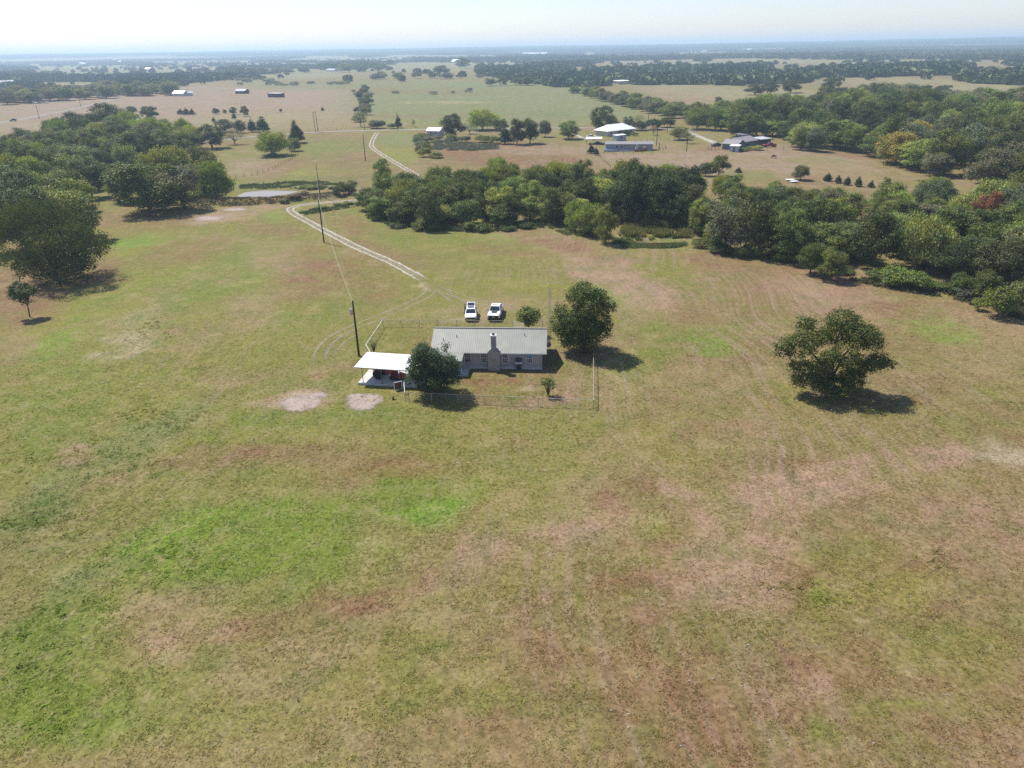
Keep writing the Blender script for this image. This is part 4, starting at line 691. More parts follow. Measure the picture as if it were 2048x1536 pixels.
nW.append(wood([(1600, 226), (1700, 226), (1840, 224), (1960, 232), (2110, 236), (2110, 222), (1900, 206), (1760, 200), (1640, 206)], 19, 410, [('oak', DARK), ('oak', GREY), ('oak', OAK), ('willow', PALE)], (9, 14), (14, 20), 'behind the right wood', 'trees of the right wood', 6.0))
nW.append(wood([(2, 214), (60, 208), (130, 202), (190, 199), (240, 195), (345, 192), (345, 182), (240, 184), (130, 190), (0, 200)], 21, 411, [('oak', OAK), ('oak', GREY), ('elm', MID), ('willow', PALE)], (10, 14), (16, 22), 'beyond the brown field', 'tree line beyond the brown field', 6.0))
nW.append(wood([(1846, 392), (1880, 408), (1925, 415), (1960, 405), (2110, 436), (2110, 486), (2000, 472), (1900, 458), (1830, 440)], 9.5, 412, [('oak', OAK), ('elm', MID), ('oak', GREY), ('willow', WIL), ('oak', DARK)], (7, 11), (8.5, 12), 'between belt and right wood', 'trees at the right edge', 4.0))
# --- hedgerows: bushes and small trees along a line
def hedge(line, spacing, seed, mix, hr, wr, phrase, group, side=1.5):
    P = np.array(gp(line)); rs = np.random.RandomState(seed); s = np.r_[0, np.cumsum(np.hypot(*np.diff(P, axis=0).T))]; rows = []
    for t in np.arange(0, s[-1], spacing):
        t += rs.uniform(-.3, .3) * spacing; x = np.interp(t, s, P[:, 0]) + rs.normal(0, side); y = np.interp(t, s, P[:, 1]) + rs.normal(0, side)
        k, c = mix[rs.randint(len(mix))]; rows.append((float(proj(x, y, 0)[0]), x, y, k, c, rs.uniform(*hr), rs.uniform(*wr)))
    rows.sort(key=lambda r: r[0]); cnt = {}
    for r in rows:
        key = (r[3], r[4]); i = cnt.get(key, 0); cnt[key] = i + 1
        plant(nm(r[3], r[4]), f'{CNAME[r[4]]} {nm(r[3], r[4]).replace("_", " ")} {phrase}, {nth(i)} such from left', group, r[1], r[2], r[5], r[6], r[3], r[4], cat='shrub' if r[3] == 'shrub' else 'tree', parts=False)
hedge([(1345, 236), (1300, 224), (1250, 212), (1200, 198), (1150, 184)], 13, 501, [('elm', GREY), ('oak', GREY), ('elm', MID)], (6, 10), (10, 14), 'in the diagonal hedgerow', 'diagonal hedgerow', 3)
hedge([(1390, 246), (1345, 231), (1300, 217), (1240, 200)], 17, 502, [('elm', GREY), ('oak', MID)], (6, 9), (10, 14), 'in the second diagonal hedgerow', 'diagonal hedgerow', 3)
hedge([(836, 278), (842, 288), (848, 298), (853, 308), (858, 317)], 6, 503, [('shrub', GREY), ('shrub', MID)], (2.5, 4.5), (5, 7), 'below the white cottage', 'fence-line shrubs by the cottage')
hedge([(878, 281), (930, 284), (985, 286), (1000, 287)], 5.5, 504, [('shrub', GREY), ('shrub', MID), ('shrub', DARK)], (2.2, 4), (5, 7), 'below the cottage garden', 'garden shrubs by the cottage')
hedge([(752, 257), (770, 256), (790, 257)], 5.0, 505, [('shrub', GREY), ('shrub', DARK)], (3, 5), (5, 7), 'in the roadside hedge', 'roadside hedge')
hedge([(716, 245), (720, 228), (724, 210), (728, 196), (733, 180)], 24, 506, [('shrub', GREY), ('elm', GREY), ('shrub', DARK)], (4, 7), (7, 11), 'between brown and green fields', 'fence line between the fields', 3)
hedge([(1290, 260), (1320, 257), (1340, 255)], 7, 507, [('shrub', DARK)], (4.5, 6), (9, 11), 'right of the white-roofed house', 'dark hedge')
hedge([(1225, 271), (1250, 272), (1280, 270)], 6, 508, [('shrub', GREY), ('shrub', DARK)], (1.8, 3), (3.5, 5), 'against the white-roofed house', 'shrubs of the white-roofed house', 1.0)
hedge([(1475, 302), (1500, 300), (1530, 299)], 5, 509, [('shrub', MID), ('shrub', LITE)], (1.2, 2.2), (4, 6), 'before the grey house', 'shrubs before the grey house', 0.8)
hedge([(560, 376), (600, 377), (640, 378), (680, 374)], 6.5, 510, [('shrub', MID), ('shrub', WIL)], (0.7, 1.4), (2.5, 4.5), 'on the far bank of the pond', 'bank shrubs', 1.0)
hedge([(570, 400), (600, 396), (620, 394), (650, 390)], 5, 511, [('shrub', OAK), ('shrub', TAN)], (0.9, 1.6), (2.5, 4), 'on the near bank of the pond', 'bank shrubs', 1.0)
hedge([(610, 424), (640, 416), (680, 412), (720, 408)], 5.0, 512, [('shrub', OAK), ('shrub', MID)], (0.6, 1.2), (2.0, 3.2), 'inside the driveway bend', 'weeds inside the driveway bend', 0.7)
hedge([(480, 160), (560, 172), (640, 166), (690, 168)], 15, 513, [('shrub', PALE), ('shrub', GREY), ('elm', GREY)], (3, 5), (9, 14), 'in the scrub beyond the brown field', 'scrub beyond the brown field', 18)
hedge([(735, 188), (800, 185), (880, 190), (960, 178)], 34, 514, [('shrub', PALE), ('shrub', GREY)], (1.8, 3.5), (5, 10), 'scattered on the far green field', 'scrub on the far green field', 14)
hedge([(730, 160), (800, 156), (900, 158), (1000, 156)], 30, 515, [('elm', GREY), ('oak', OAK), ('shrub', GREY)], (6, 11), (14, 22), 'behind the far green field', 'tree line behind the far green field', 10)
hedge([(980, 172), (1060, 170), (1130, 172)], 16, 516, [('oak', OAK), ('elm', OAK)], (8, 12), (14, 18), 'in the far dark strip', 'dark strip on the far green field', 4)
hedge([(505, 150), (560, 148), (620, 146)], 38, 517, [('oak', OAK), ('oak', GREY)], (12, 18), (24, 36), 'in the group beyond the scrub', 'far tree groups', 8)
hedge([(690, 144), (740, 142), (780, 140)], 44, 518, [('oak', OAK), ('oak', MID)], (13, 20), (26, 40), 'left of the far tan field', 'far tree groups', 8)
hedge([(885, 152), (890, 150)], 40, 519, [('oak', OAK)], (16, 18), (26, 30), 'alone before the far tan field', 'far tree groups', 1)
hedge([(925, 137), (932, 136)], 60, 520, [('oak', DARK)], (22, 24), (36, 40), 'standing on the far tan field', 'far tree groups', 1)

hedge([(1390, 494), (1440, 505), (1490, 513), (1560, 521), (1600, 534)], 4.2, 521, [('shrub', OAK), ('shrub', DARK), ('shrub', MID)], (1.4, 3.0), (3.5, 5.5), 'at the foot of the right belt', 'undergrowth of the belt', 1.0)
hedge([(1690, 548), (1750, 560), (1860, 578), (1930, 590)], 4.5, 522, [('shrub', OAK), ('shrub', GREY)], (1.2, 2.6), (3.5, 5.5), 'at the foot of the dark oaks', 'undergrowth of the belt', 1.0)
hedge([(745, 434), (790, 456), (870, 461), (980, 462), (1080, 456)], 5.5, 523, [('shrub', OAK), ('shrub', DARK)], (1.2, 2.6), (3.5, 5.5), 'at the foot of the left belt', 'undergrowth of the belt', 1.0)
# ------------------------------------------------------------------ far woods, read as one mass
FOREST = [[(-100, 60), (2150, 60), (2150, 122), (1900, 120), (1500, 117), (1250, 122), (1000, 121), (800, 122), (620, 128), (480, 134), (240, 146), (90, 150), (-100, 160)],
 [(-100, 150), (235, 150), (235, 165), (60, 168), (-100, 176)], [(-100, 178), (150, 176), (330, 172), (350, 180), (130, 190), (-100, 202)], [(230, 140), (500, 134), (480, 158), (360, 170), (240, 168)],
 [(460, 132), (720, 124), (780, 132), (700, 140), (560, 146), (470, 150)], [(800, 121), (1000, 119), (1000, 124), (800, 126)], [(950, 128), (1480, 122), (1480, 148), (1300, 158), (1180, 172), (1130, 176), (1060, 164), (960, 150)], [(1140, 160), (1480, 148), (1500, 160), (1480, 172), (1230, 172), (1190, 180)],
 [(1440, 128), (1760, 128), (2150, 130), (2150, 152), (1870, 158), (1600, 154), (1440, 150)], [(1900, 160), (2150, 150), (2150, 172), (1950, 170)], [(1440, 150), (1640, 155), (1600, 166), (1440, 170)]]
CLEAR = [(1900, 129, 130, 5), (1620, 138, 90, 6), (2010, 138, 80, 6), (1200, 139, 90, 5), (1560, 126, 150, 9), (1340, 131, 170, 8), (1750, 131, 110, 7), (170, 152, 110, 7), (100, 172, 120, 6), (1000, 133, 90, 6), (1800, 116, 140, 4), (1250, 113, 150, 3), (700, 122, 140, 5), (330, 146, 120, 8), (1980, 146, 90, 5), (900, 116, 140, 3), (420, 128, 140, 4), (120, 136, 130, 4), (1500, 108, 200, 3), (560, 131, 110, 5), (1130, 148, 60, 5), (1350, 152, 70, 6), (1560, 146, 60, 5), (160, 148, 90, 3), (120, 168, 100, 4), (1020, 130, 50, 3), (1560, 122, 130, 4), (1340, 127, 150, 4), (1720, 126, 70, 5), (860, 134, 100, 10), (300, 152, 80, 4), (420, 150, 60, 5), (560, 140, 90, 3), (640, 133, 60, 3), (1100, 126, 60, 2), (1240, 166, 30, 5), (1900, 158, 140, 3), (420, 140, 50, 2), (680, 118, 60, 1.5), (1850, 112, 90, 1.5), (200, 132, 80, 1.6), (1060, 109, 60, 1.5)]
def far_points(n, d0, d1, seed, cover):
    rs = np.random.RandomState(seed); d = np.sqrt(rs.uniform(d0 ** 2, d1 ** 2, n)); a = rs.uniform(R(-44), R(44), n)
    x = d * np.sin(a); y = d * np.cos(a); px, py, zc = proj(x, y, np.zeros(n))
    k = np.zeros(n, bool)
    for p in FOREST: k |= in_poly(px, py, p)
    for cx, cy_, rx, ry in CLEAR: k &= np.hypot((px - cx) / rx, (py - cy_) / ry) > 1
    nz = fbm(x / (d1 * 0.22), y / (d1 * 0.13), 4); k &= nz > 1 - cover
    x = x[k]; y = y[k]; return np.stack([x, y, hgt(x, y)], 1), rs
def scatter(name, label, pts, rs, protos, smin, smax, cols):
    """one mass of instanced crowns: a point cloud with a geometry-node instancer per crown form"""
    n = len(pts); me = bpy.data.meshes.new(name); me.from_pydata([tuple(p) for p in pts], [], [])
    sa = me.attributes.new('size', 'FLOAT', 'POINT'); sa.data.foreach_set('value', rs.uniform(smin, smax, n).astype(np.float32))
    ra = me.attributes.new('turn', 'FLOAT', 'POINT'); ra.data.foreach_set('value', rs.uniform(0, 6.28, n).astype(np.float32))
    o = put(name, me); tag(o, label, 'woods', None, 'stuff')
    ng = bpy.data.node_groups.new(name, 'GeometryNodeTree'); ng.interface.new_socket('Geometry', in_out='INPUT', socket_type='NodeSocketGeometry'); ng.interface.new_socket('Geometry', in_out='OUTPUT', socket_type='NodeSocketGeometry')
    N = ng.nodes; L = ng.links; gi = N.new('NodeGroupInput'); go = N.new('NodeGroupOutput'); jn = N.new('GeometryNodeJoinGeometry')
    idx = N.new('GeometryNodeInputIndex'); s_ = N.new('GeometryNodeInputNamedAttribute'); s_.data_type = 'FLOAT'; s_.inputs[0].default_value = 'size'; t_ = N.new('GeometryNodeInputNamedAttribute'); t_.data_type = 'FLOAT'; t_.inputs[0].default_value = 'turn'
    cx = N.new('ShaderNodeCombineXYZ'); L.new(t_.outputs[0], cx.inputs[2])
    for i, pm in enumerate(protos):
        md = N.new('FunctionNodeCompare'); md.data_type = 'INT'; md.operation = 'EQUAL'; mo = N.new('ShaderNodeMath'); mo.operation = 'MODULO'; mo.inputs[1].default_value = len(protos); L.new(idx.outputs[0], mo.inputs[0]); L.new(mo.outputs[0], md.inputs[2]); md.inputs[3].default_value = i
        ob = N.new('GeometryNodeObjectInfo'); ob.inputs[0].default_value = pm; ip = N.new('GeometryNodeInstanceOnPoints')
        L.new(gi.outputs[0], ip.inputs['Points']); L.new(md.outputs[0], ip.inputs['Selection']); L.new(ob.outputs['Geometry'], ip.inputs['Instance']); L.new(cx.outputs[0], ip.inputs['Rotation']); L.new(s_.outputs[0], ip.inputs['Scale']); L.new(ip.outputs[0], jn.inputs[0])
    L.new(jn.outputs[0], go.inputs[0]); mdf = o.modifiers.new('scatter', 'NODES'); mdf.node_group = ng; return o
def far_leaf_mat():
    m = bpy.data.materials.new('far_foliage'); m.use_nodes = True; nt = m.node_tree; N = nt.nodes; L = nt.links; b = N['Principled BSDF']; b.inputs['Roughness'].default_value = 0.8; b.inputs['Specular IOR Level'].default_value = 0.1
    oi = N.new('ShaderNodeObjectInfo'); geo = N.new('ShaderNodeNewGeometry'); nz = N.new('ShaderNodeTexNoise'); nz.inputs['Scale'].default_value = 0.02; nz.inputs['Detail'].default_value = 4; L.new(geo.outputs['Position'], nz.inputs['Vector'])
    r = N.new('ShaderNodeValToRGB'); r.color_ramp.elements[0].position = 0.32; r.color_ramp.elements[0].color = (0.050, 0.075, 0.032, 1); r.color_ramp.elements[1].position = 0.68; r.color_ramp.elements[1].color = (0.15, 0.17, 0.075, 1)
    L.new(nz.outputs[0], r.inputs[0]); mr = N.new('ShaderNodeMapRange'); mr.inputs[3].default_value = 0.7; mr.inputs[4].default_value = 1.35; L.new(geo.outputs['Random Per Island'], mr.inputs[0])
    x = N.new('ShaderNodeMix'); x.data_type = 'RGBA'; x.blend_type = 'MULTIPLY'; x.inputs[0].default_value = 1; L.new(r.outputs[0], x.inputs[6]); L.new(mr.outputs[0], x.inputs[7]); L.new(x.outputs[2], b.inputs['Base Color']); return m
M['far_leaf'] = far_leaf_mat()
def grove_mesh(name, seed, n, span, hr, wr):
    rs = np.random.RandomState(seed); Vs = []; Fs = []; base = 0
    for i in range(n):
        px, py = rs.uniform(-span / 2, span / 2, 2) if n > 1 else (0, 0); h = rs.uniform(*hr); w_ = rs.uniform(*wr); m = 26
        d = rs.normal(size=(m, 3)); d /= np.linalg.norm(d, axis=1)[:, None]; d[:, 2] = np.abs(d[:, 2]) * 1.2 - 0.55; c = np.array([px, py, h * 0.55]) + d * np.array([w_ / 2, w_ / 2, h * .45]) * rs.uniform(.6, 1, (m, 1))
        nr = d + rs.normal(size=(m, 3)) * 0.4; nr /= np.linalg.norm(nr, axis=1)[:, None]; a = np.cross(nr, rs.normal(size=(m, 3))); a /= np.linalg.norm(a, axis=1)[:, None]; b = np.cross(nr, a); s = (w_ * .27 * rs.uniform(.7, 1.4, m))[:, None]
        V = np.stack([c - a * s, c + b * s * .8, c + a * s, c - b * s * .8], 1).reshape(-1, 3); V[:, 2] = np.clip(V[:, 2], 0.1, None); Vs.append(V); Fs.append(np.arange(m * 4).reshape(-1, 4) + base); base += m * 4
    return np_mesh(name, np.vstack(Vs), np.vstack(Fs), M['far_leaf'])
def holder(me):                               # source forms of the far woods; each stands in the woods itself
    p = flat_G(1024 + 130 * len(HOLD), 118); o = put('woods_form', me); o.location = (p[0], p[1], H1(p[0], p[1])); tag(o, 'clump of trees inside the hazy far woods', 'woods', 'far woods', 'stuff'); HOLD.append(o); return o
HOLD = []
T1 = [holder(grove_mesh('far_tree_a', 1, 1, 0, (6.5, 9.5), (10, 14))), holder(grove_mesh('far_tree_b', 2, 1, 0, (6, 9), (9, 13))), holder(grove_mesh('far_tree_c', 3, 2, 9, (5, 9), (8, 12)))]
T2 = [holder(grove_mesh('grove_a', 4, 14, 64, (6, 10), (12, 19))), holder(grove_mesh('grove_b', 5, 14, 64, (6, 10), (12, 18)))]
T3 = [holder(grove_mesh('big_grove_a', 6, 34, 150, (7, 12), (16, 26))), holder(grove_mesh('big_grove_b', 7, 34, 150, (7, 12), (16, 26)))]
p_, r_ = far_points(60000, 850, 2300, 601, 0.72); scatter('far_woods', 'blue-green woods beyond the far fields', p_, r_, T1, 0.75, 1.3, None); nW.append(len(p_))
p_, r_ = far_points(9000, 2250, 5200, 602, 0.54); scatter('far_woods', 'hazy woods in the far middle distance', p_, r_, T2, 0.8, 1.25, None); nW.append(len(p_))
p_, r_ = far_points(7500, 5000, 12600, 603, 0.6); scatter('far_woods', 'pale blue woods along the horizon', p_, r_, T3, 0.8, 1.3, None); nW.append(len(p_))
def strays(n, d0, d1, seed):
    rs = np.random.RandomState(seed); d = np.sqrt(rs.uniform(d0 ** 2, d1 ** 2, n)); a = rs.uniform(R(-44), R(44), n); x = d * np.sin(a); y = d * np.cos(a); px, py, zc = proj(x, y, np.zeros(n))
    k = (py < 176) & (fbm(x / 160.0, y / 160.0, 3) > 0.52)
    for cx, cy_, rx, ry in ((430, 200, 330, 24), (950, 200, 260, 44), (1560, 192, 170, 10), (1850, 170, 200, 9), (860, 134, 90, 9)): k &= np.hypot((px - cx) / rx, (py - cy_) / ry) > 1
    x, y = x[k], y[k]; return np.stack([x, y, hgt(x, y)], 1), rs
p_, r_ = strays(5200, 900, 4200, 604); scatter('far_woods', 'loose trees and hedges dotted over the far fields', p_, r_, T1, 0.5, 1.3, None); nW.append(len(p_))
print('WOODS', nW)
# ------------------------------------------------------------------ the ranch house
HA = R(-4.22)
house = thing('ranch_house', 'low pale brick ranch house with a sage green metal roof and brick chimney', 'house', (-2.9, 93.65, 0), HA)
b = MB()
x0, x1, yf, yb, wh, rz_, ez = -7.6, 7.35, -3.88, 3.88, 2.66, 4.5, 2.5
sl = (rz_ - ez) / 4.26
for (pa, pb) in (((x0, yf), (x1, yf)), ((x1, yf), (x1, yb)), ((x1, yb), (x0, yb)), ((x0, yb), (x0, yf))):
    b.quad((*pa, 0), (*pb, 0), (*pb, wh), (*pa, wh))
for x in (x0, x1): b.quad((x, yf, wh), (x, yb, wh), (x, 0, rz_ - 0.06))
b.build('wall', M['brick'], house)
b = MB(); b.box((-0.12, -3.93, 0.12), (15.1, 0.12, 0.3)); b.build('foundation', M['concrete'], house)
b = MB(); th = 0.07
for sg in (-1, 1):
    e = [(-8.0, 0, rz_), (8.0, 0, rz_), (8.0, sg * 4.26, ez), (-8.0, sg * 4.26, ez)]
    lo = [(p[0], p[1], p[2] - th) for p in e]
    b.mesh(e + lo, [(0, 1, 2, 3), (7, 6, 5, 4), (0, 4, 5, 1), (1, 5, 6, 2), (2, 6, 7, 3), (3, 7, 4, 0)])
roof = b.build('roof', M['green_roof'], house)
b = MB()
for i in range(54):
    x = -7.9 + i * 0.298
    for sg in (-1, 1):
        b.mesh([(x - .03, sg * .05, rz_ - .02), (x + .03, sg * .05, rz_ - .02), (x + .03, sg * 4.26, ez), (x - .03, sg * 4.26, ez), (x - .012, sg * .05, rz_ - .004), (x + .012, sg * .05, rz_ - .004), (x + .012, sg * 4.26, ez + .014), (x - .012, sg * 4.26, ez + .014)], [(0, 3, 7, 4), (4, 7, 6, 5), (5, 6, 2, 1), (3, 2, 6, 7)])
b.build('roof_rib', M['green_roof'], roof)['kind'] = 'stuff'
b = MB(); b.box((0, 0, rz_ + 0.035), (16.0, 0.26, 0.05)); b.build('ridge_cap', M['green_roof'], roof)
b = MB(); b.box((0, -4.27, ez - 0.085), (16.04, 0.03, 0.15)); b.box((0, 4.27, ez - 0.085), (16.04, 0.03, 0.15)); b.build('fascia', M['white'], roof)
b = MB()
for (x, y) in ((-4.6, -1.6), (4.9, -1.3), (-6.4, -2.2)): b.tube((x, y, rz_ + y * sl - .05), (x, y, rz_ + y * sl + 0.32), 0.05, 0.05, 8)
b.build('vent_pipe', M['black'], roof)
def house_window(x, w_, z0, z1, shade=None):
    y = yf - 0.012
    b = MB(); b.box((x, y - 0.01, (z0 + z1) / 2), (w_, 0.03, z1 - z0)); wnd = b.build('window', M['glass'], house)
    b = MB(); fr = 0.05
    b.box((x, y - .045, z1 + fr / 2), (w_ + .12, .06, fr)); b.box((x, y - .045, z0 - fr / 2), (w_ + .12, .06, fr)); b.box((x, y - .048, (z0 + z1) / 2), (w_, .05, 0.07))
    for s in (-1, 1): b.box((x + s * (w_ / 2 + .03), y - .045, (z0 + z1) / 2), (.06, .058, z1 - z0 - .002))
    b.build('frame', M['white'], wnd)
    b = MB()
    for s in (-1, 1): b.box((x + s * w_ / 6, y - .038, (z0 + z1) / 2), (.022, .02, z1 - z0 - .01))
    for q in (0.25, 0.75): b.box((x, y - .036, z0 + (z1 - z0) * q), (w_ - .01, .02, .022))
    b.build('glazing_bar', M['white'], wnd)
    b = MB(); b.box((x, y - .08, z0 - .1), (w_ + .22, .16, .07)); b.build('sill', M['brick'], wnd)
    return wnd
house_window(-2.85, 0.8, 0.95, 2.25); house_window(-0.63, 0.72, 0.95, 2.25); house_window(2.35, 0.72, 0.95, 2.25); w4 = house_window(5.66, 0.72, 0.95, 2.2)
b = MB(); b.quad((5.22, yf - .08, 2.32), (6.1, yf - .08, 2.32), (6.1, yf - .42, 1.98), (5.22, yf - .42, 1.98)); b.quad((5.22, yf - .08, 2.32), (5.22, yf - .42, 1.98), (5.22, yf - .08, 1.98)); b.quad((6.1, yf - .08, 2.32), (6.1, yf - .42, 1.98), (6.1, yf - .08, 1.98))
M['teal'] = mat('faded_teal_canvas', (0.16, 0.36, 0.38), 0.8, 0.2, var=0.1); b.build('awning', M['teal'], w4)['label'] = 'faded teal awning'
# chimney: wide base, sloped shoulders, stack and cap
b = MB(); cx = 0.80
def rect(x, y, z, hx, hy): return [(x - hx, y - hy, z), (x + hx, y - hy, z), (x + hx, y + hy, z), (x - hx, y + hy, z)]
b.loft([rect(cx, -4.2, 0, .82, .36), rect(cx, -4.2, 2.62, .82, .36), rect(cx, -4.2, 2.66, .74, .36), rect(cx, -4.16, 2.95, .58, .34), rect(cx, -4.14, 3.12, .33, .32), rect(cx, -4.14, 5.0, .33, .32)])
ch = b.build('chimney', M['chimney_brick'], house)
b = MB()
for s in (-1, 1):
    b.box((cx + s * .74, -4.2, 2.72), (.22, .78, .07)); b.box((cx + s * .56, -4.18, 2.9), (.22, .74, .07)); b.box((cx + s * .42, -4.16, 3.06), (.2, .7, .07))
b.build('shoulder', M['chimney_brick'], ch)
b = MB(); b.box((cx, -4.14, 5.04), (.86, .84, .1)); b.build('cap', M['concrete'], ch); b = MB(); b.tube((cx, -4.14, 5.05), (cx, -4.14, 5.3), .17, .17, 10); b.build('flue', M['black'], ch)
b = MB(); brk = []
for k in range(22):
    z = 3.2 + k * 0.08
    b.box((cx, -4.462, z), (.63, .006, .055))
for k in range(36): b.box((cx, -4.562, 0.1 + k * .072), (1.6, .006, .05))
b.build('brick_course', M['brick'], ch)['kind'] = 'stuff'
# porch: lean-to roof, posts, patio
b = MB(); P = [(-8.1, -4.27, 2.46), (-3.3, -4.27, 2.46), (-3.3, -6.5, 2.2), (-8.1, -6.5, 2.2)]; lo = [(p[0], p[1], p[2] - .07) for p in P]
b.mesh(P + lo, [(0, 1, 2, 3), (7, 6, 5, 4), (0, 4, 5, 1), (1, 5, 6, 2), (2, 6, 7, 3), (3, 7, 4, 0)]); pr = b.build('porch_roof', M['green_roof'], house)
b = MB()
for i in range(16): x = -7.9 + i * .298; b.box((x, -5.385, 2.345), (.025, 2.2, .04), M=Matrix.Rotation(R(6.6), 3, 'X'))
b.build('roof_rib', M['green_roof'], pr)['kind'] = 'stuff'
for x in (-7.9, -5.6, -3.45):
    b = MB(); b.tube((x, -6.3, .2), (x, -6.3, 2.16), .05, .05, 8); b.build('porch_post', M['white_metal'], house)
b = MB(); b.box((-5.4, -5.2, .12), (5.6, 2.5, .24)); tag(b.build('patio', M['concrete'], house), None)
b = MB(); b.box((-5.6, yf - .02, 1.03), (.95, .05, 2.0)); d_ = b.build('door', M['white'], house); b = MB(); b.tube((-5.25, yf - .05, 1.0), (-5.25, yf - .12, 1.0), .035, .035, 8); b.build('handle', M['chrome'], d_)
# right gable: meter box, vent, window
b = MB(); b.box((x1 + .06, -1.2, 1.5), (.12, .4, .55)); b.build('meter_box', M['steel'], house); b = MB(); b.box((x1 + .05, 0, 3.3), (.06, .6, .4)); b.build('gable_vent', M['white'], house); b = MB(); b.box((x1 + .02, 1.8, 1.6), (.03, .9, 1.1)); b.build('window', M['glass'], house)
b = MB(); b.box((x1 + .25, -2.0, 1.95), (.4, .06, .04)); b.tube((x1, -2.0, 1.75), (x1 + .4, -2.0, 1.92), .02); b.build('bracket', M['white_metal'], house)
# what stands against the house
def to_h(x, y, z=0): c, s = math.cos(HA), math.sin(HA); return (-2.9 + x * c - y * s, 93.65 + x * s + y * c, z)
M['grey_metal'] = mat('grey_cabinet_metal', (0.13, 0.135, 0.14), .5, .4, var=.15); M['grill_black'] = mat('dull_black_metal', (0.03, 0.03, 0.032), .5, .4, var=.2)
t = thing('utility_cabinet', 'grey cabinet with a white top against the chimney side wall', 'cabinet', to_h(4.2, -4.25), HA)
b = MB(); b.box((0, 0, .55), (.72, .5, 1.1)); b.build('body', M['grey_metal'], t); b = MB(); b.box((0, -.08, 1.14), (.92, .62, .07)); b.build('top', M['white_metal'], t); b = MB(); b.box((0, .12, 1.43), (.86, .3, .5)); b.build('backboard', M['grill_black'], t)
b = MB(); b.box((0, -.262, .5), (.6, .02, .8)); b.build('door', M['grill_black'], t)
# ------------------------------------------------------------------ carport, slab, tractor, mower
CA = R(-9.4); CO = (-20.33, 85.28)
def to_c(x, y, z=0): c, s = math.cos(CA), math.sin(CA); return (CO[0] + x * c - y * s, CO[1] + x * s + y * c, z)
t = thing('carport', 'flat white metal carport over a raised concrete slab left of the house', 'carport', (*CO, 0), CA)
b = MB(); b.box((4.3, 2.1, .14), (8.7, 4.3, .32)); b.build('slab', M['concrete'], t)
P = [(-.35, -.05, 2.56), (8.5, -.05, 2.42), (8.7, 4.4, 2.72), (-.1, 4.4, 2.84)]; lo = [(p[0], p[1], p[2] - .09) for p in P]
b = MB(); b.mesh(P + lo, [(0, 1, 2, 3), (7, 6, 5, 4), (0, 4, 5, 1), (1, 5, 6, 2), (2, 6, 7, 3), (3, 7, 4, 0)]); rf = b.build('roof', M['white_metal'], t)
b = MB()
for i in range(22):
    q = (i + .5) / 22; a_ = [P[0][k] + (P[1][k] - P[0][k]) * q for k in range(3)]; c_ = [P[3][k] + (P[2][k] - P[3][k]) * q for k in range(3)]
    b.tube((a_[0], a_[1], a_[2] + .005), (c_[0], c_[1], c_[2] + .005), .022, .022, 4)
b.build('roof_rib', M['white_metal'], rf)['kind'] = 'stuff'
b = MB(); b.tube((-.2, .06, 2.42), (8.4, .06, 2.28), .05, .05, 6); b.tube((0, 4.2, 2.68), (8.5, 4.2, 2.56), .05, .05, 6); b.build('beam', M['grey_metal'], rf)
for k, x in enumerate((.62, 3.25, 5.75, 8.2)):
    for y, zt in ((.12, 2.42), (4.1, 2.66)):
        b = MB(); b.tube((x, y, .3), (x, y, zt - .1 * x / 8), .045, .045, 8); b.box((x, y, .31), (.2, .2, .03)); b.build('post', M['grey_metal'], t)
def wheel(parent, x, y, r, w_, rimc='steel', tname='wheel'):
    b = MB(); n = 18; pr_ = []
    for k, (rr, yy) in enumerate(((r * .62, -w_ / 2), (r * .93, -w_ / 2), (r, -w_ * .3), (r, w_ * .3), (r * .93, w_ / 2), (r * .62, w_ / 2))): pr_.append([(x + yy, y + rr * math.cos(6.2832 * i / n), r + rr * math.sin(6.2832 * i / n)) for i in range(n)])
    b.loft(pr_); o = b.build(tname, M['tyre'], parent)
    b = MB(); b.tube((x - w_ * .46, y, r), (x + w_ * .46, y, r), r * .58, r * .58, 14); b.build('rim', M[rimc], o); return o
